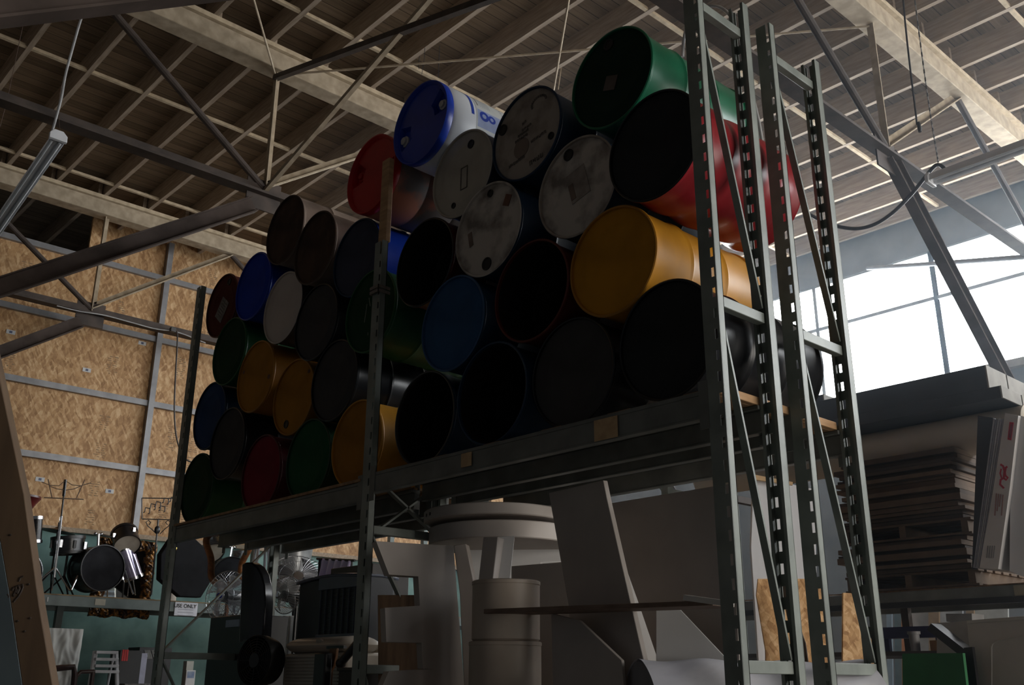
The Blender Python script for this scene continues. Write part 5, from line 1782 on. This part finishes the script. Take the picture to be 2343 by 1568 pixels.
# ------------------------------------------------------------------ lamps, cords and conduits under the roof
ALU = mat('fixture_white_steel', (.78, .79, .82), (.66, .67, .7), rough=.35, scale=4)
def fluorescent(nm, p, q, lab, cordtop, tube=True):
    p, q = Vector(p), Vector(q)
    t = thing(nm, (p + q) / 2, lab, 'ceiling light')
    d = (q - p).normalized()
    s = Vector((0, 1, 0))
    u = s.cross(d) if s.cross(d).z > 0 else d.cross(s)
    prof = [(.7 * x, .7 * y) for x, y in [(-.09, .0), (-.06, .045), (-.05, .10), (.05, .10), (.06, .045), (.09, .0), (.06, .01), (.035, .04), (-.035, .04), (-.06, .01)]]
    MB().prism(prof, p, s, u, (q - p).length, d).build('housing', ALU, t, bevel=.003)
    for e in (-.033, .033):
        MB().tube([p + s * e + u * .006 + d * .05, q + s * e + u * .006 - d * .05], .0125, 12).build('lamp_tube', mat('unlit_tube', (.72, .76, .80), rough=.15), t)
    for c in (p, q):
        MB().prism([(.7 * x, .7 * y) for x, y in [(-.10, -.02), (.10, -.02), (.10, .06), (.05, .12), (-.05, .12), (-.10, .06)]], c - d * .01, s, u, .03, d).build('end_cap', ALU, t, bevel=.004)
    return t
e1 = at(133, 318, 'y', 2.0)
e2 = e1 + (at(8, 500, 'y', 2.0) - e1).normalized() * 2.44
fl = fluorescent('fluorescent_light', e1, e2, 'fluorescent fixture hanging tilted at the left edge', None)
CORD = mat('cord_grey', (.42, .42, .42), (.3, .3, .3), rough=.5)
def sm(pts, n=8):
    out = []
    P = [pts[0]] + pts + [pts[-1]]
    for i in range(1, len(P) - 2):
        for k in range(n):
            t_ = k / n
            a, b, c, d = P[i - 1], P[i], P[i + 1], P[i + 2]
            out.append(.5 * ((2 * b) + (c - a) * t_ + (2 * a - 5 * b + 4 * c - d) * t_ ** 2 + (3 * b - a - 3 * c + d) * t_ ** 3))
    out.append(pts[-1])
    return out
def cable(nm, px, y, r, m, lab, cat='cable', n=8, ax='y'):
    pts = [at(x, yy, ax, y) for x, yy in px]
    return one(MB().tube(sm(pts, n), r, 8), nm, m, lab, cat)
cable('power_cord', [(118, 305), (128, 270), (140, 225), (150, 170), (166, 110), (180, 60), (186, 42)], 2.0, .011, CORD, 'pale grey cord rising from the tilted left fluorescent fixture')
cable('hanging_wire', [(139, 310), (135, 270), (140, 200), (186, 42)], 2.03, .003, WIRE, 'thin wire beside the pale grey fixture cord', 'wire')
cable('hanging_wire', [(0, 290), (18, 220), (35, 140), (52, 60)], 1.9, .003, WIRE, 'thin wire at the far upper left edge', 'wire')
f1 = at(2128, 420, 'y', 7.2)
f2 = f1 + Vector((2.44, 0, 0))
fluorescent('fluorescent_light', f1, f2, 'grey fluorescent fixture hanging at the right above the windows', None)
FLEX = mat('dark_flex', (.035, .035, .04), rough=.5)
cable('flex_cable', [(2162, 388), (2150, 378), (2138, 381), (2115, 408), (2085, 445), (2045, 485), (2005, 512), (1965, 523), (1925, 520), (1885, 508), (1850, 490)], 7.2, .016, FLEX, 'dark flexible cable looping down left from the right light fixture', 'cable')
cable('drop_cable', [(2064, -30), (2072, 60), (2083, 160), (2093, 240), (2098, 285)], 7.0, .008, FLEX, 'dark power cord dropping from the top right, ends in a plug')
one(MB().lathe([(0, 0), (.012, 0), (.016, .03), (.014, .07), (.008, .09), (0, .09)], 14, Matrix.Translation(at(2105, 302, 'y', 7.0))), 'cord_plug', FLEX, 'small dark plug at the end of the power cord', 'plug')
mb = MB()
pts = [at(x, y, 'y', 7.2) for x, y in ((2088, -40), (2110, 130), (2130, 270), (2147, 372))]
tot = sm(pts, 16)
for i, (a, b) in enumerate(zip(tot, tot[1:])):
    mb.beam(a, b, .012 if i % 2 else .004, .004 if i % 2 else .012, (0, 1, 0))
one(mb, 'lamp_chain', mat('chain_steel', (.2, .2, .2), rough=.4, metal=.6), 'thin chain holding up the right light fixture', 'chain')
cable('conduit', [(1562, 130), (1564, 95), (1572, 60), (1588, 36), (1606, 22), (1626, 14), (1650, 18), (1672, 38), (1684, 70), (1697, 110), (1708, 160), (1722, 220), (1740, 300), (1752, 400)], 5.2, .012, CORD, 'grey conduit arching over the top of the tallest slotted upright', 'conduit')
cable('dangling_wire', [(960, 128), (957, 148), (959, 158)], 5.0, .003, FLEX, 'left short wire stub dangling above the white drum', 'wire')
cable('dangling_wire', [(972, 110), (970, 140), (965, 170)], 5.05, .003, FLEX, 'middle short wire stub dangling above the white drum', 'wire')
cable('dangling_wire', [(1006, 105), (1004, 140), (1003, 178)], 5.1, .003, FLEX, 'right short wire stub dangling above the white drum', 'wire')
cable('hanging_wire', [(1306, 0), (1300, 60), (1288, 130), (1277, 205)], 6.5, .006, PALEW, 'pale thin rod hanging left of the glossy green barrel', 'rod')
cable('looped_cord', [(392, 752), (402, 755), (406, 775), (402, 850), (399, 930), (402, 990), (412, 1030), (424, 1050), (438, 1058)], XB + .12, .011, mat('cord_dark', (.06, .05, .045), rough=.5), 'dark looped cord hanging in front of the strand board', 'cord', ax='x')
cable('conduit', [(130, 700), (180, 712), (240, 722), (300, 738), (352, 752), (395, 758), (420, 765), (445, 775), (470, 785)], XB + .1, .008, CORD, 'thin pale conduit along the lower chord in front of the strand board', 'conduit', ax='x')
p = at(395, 755, 'x', XB + .12)
one(MB().box(p, (.06, .07, .06)), 'junction_box', mat('box_dark', (.08, .08, .08), rough=.5), 'small junction box on the lower chord where the looped cord hangs', 'electrical box', bevel=.006)

# ------------------------------------------------------------------ timber leaning in the left foreground
TIM = mat('foreground_timber', (.13, .08, .043), (.08, .048, .026), rough=.7, scale=3.5, stretch=(6, 6, .8))
cF = lambda pts: Z(0, 1040, 2.9697, pts)
oT = at(60, 1400, 'y', .62)
tbm = thing('leaning_timber', (oT.x, oT.y, 0), 'brown timber leaning in the left foreground with a black marker scrawl', 'timber')
TB = [(-95, 380), (-38, 690), (0, 868), (55, 1130), (90, 1385), (121, 1568), (190, 2000), (115, 2000), (50, 1568), (22, 1370), (0, 1242), (-110, 800), (-190, 400)]
board_mb(TB, oT, math.radians(52), .035).build('board', TIM, tbm, bevel=.002)
MK = mat('marker_black', (.02, .015, .012), (.06, .04, .03), rough=.7, scale=60)
def mk(pts, r=.0022):
    L = cF(pts)
    n = Vector((math.sin(math.radians(52)), -math.cos(math.radians(52)), 0))
    P = []
    for x, y in L:
        d = ray(x, y)
        P.append(CAM + d * ((oT - CAM).dot(n) / d.dot(n)) + n * .0005)
    MB().tube(P, r, 6).build('marker_scrawl', MK, tbm)
mk([(85, 925), (98, 905), (110, 900), (112, 925), (95, 955), (100, 965)])
mk([(112, 900), (128, 892), (135, 915), (120, 945), (112, 940), (125, 915)])
mk([(135, 895), (155, 885), (158, 905), (145, 935), (128, 965), (110, 985), (95, 1005)], .0018)
mk([(130, 865), (140, 840), (160, 830)], .0018)
mk([(50, 950), (60, 965), (58, 975)], .0015)
for (x, y) in ((195, 880), (70, 545), (168, 1200), (120, 1130), (205, 1110)):
    mk([(x, y), (x + 4, y + 8)], .0022)
# grey steel edge at the very left
one(board_mb([(-60, 1180), (0, 1242), (22, 1370), (50, 1568), (115, 2000), (-60, 2000)], at(10, 1450, 'y', .64), math.radians(52), .03), 'steel_strip', mat('blue_grey_steel', (.10, .13, .14), (.07, .09, .10), rough=.5, scale=3),
    'blue grey steel strip along the left side of the leaning timber', 'strip')

one(MB().tube([at(1985, 614, 'y', 11.9), at(2150, 603, 'y', 11.4), at(2400, 584, 'y', 10.8)], .03, 10), 'roof_pipe', mat('pipe_grey_blue', (.28, .31, .35), rough=.5), 'grey pipe crossing in front of the upper window panes', 'pipe')

# ------------------------------------------------------------------ haze volume added for the bluish glare by the windows
m = bpy.data.materials.new('glare_haze')
m.use_nodes = True
nt = m.node_tree
nt.nodes.remove(nt.nodes['Principled BSDF'])
v = nt.nodes.new('ShaderNodeVolumeScatter')
v.inputs['Color'].default_value = (.72, .86, 1, 1)
v.inputs['Density'].default_value = .011
v.inputs['Anisotropy'].default_value = .45
nt.links.new(v.outputs[0], nt.nodes['Material Output'].inputs['Volume'])
hz = struct(MB().span((-9.5, 5.0, .02), (8.8, 12.4, 7.84)), 'haze', m, 'thin haze added for the bluish glare by the windows', 'haze', smooth=0)
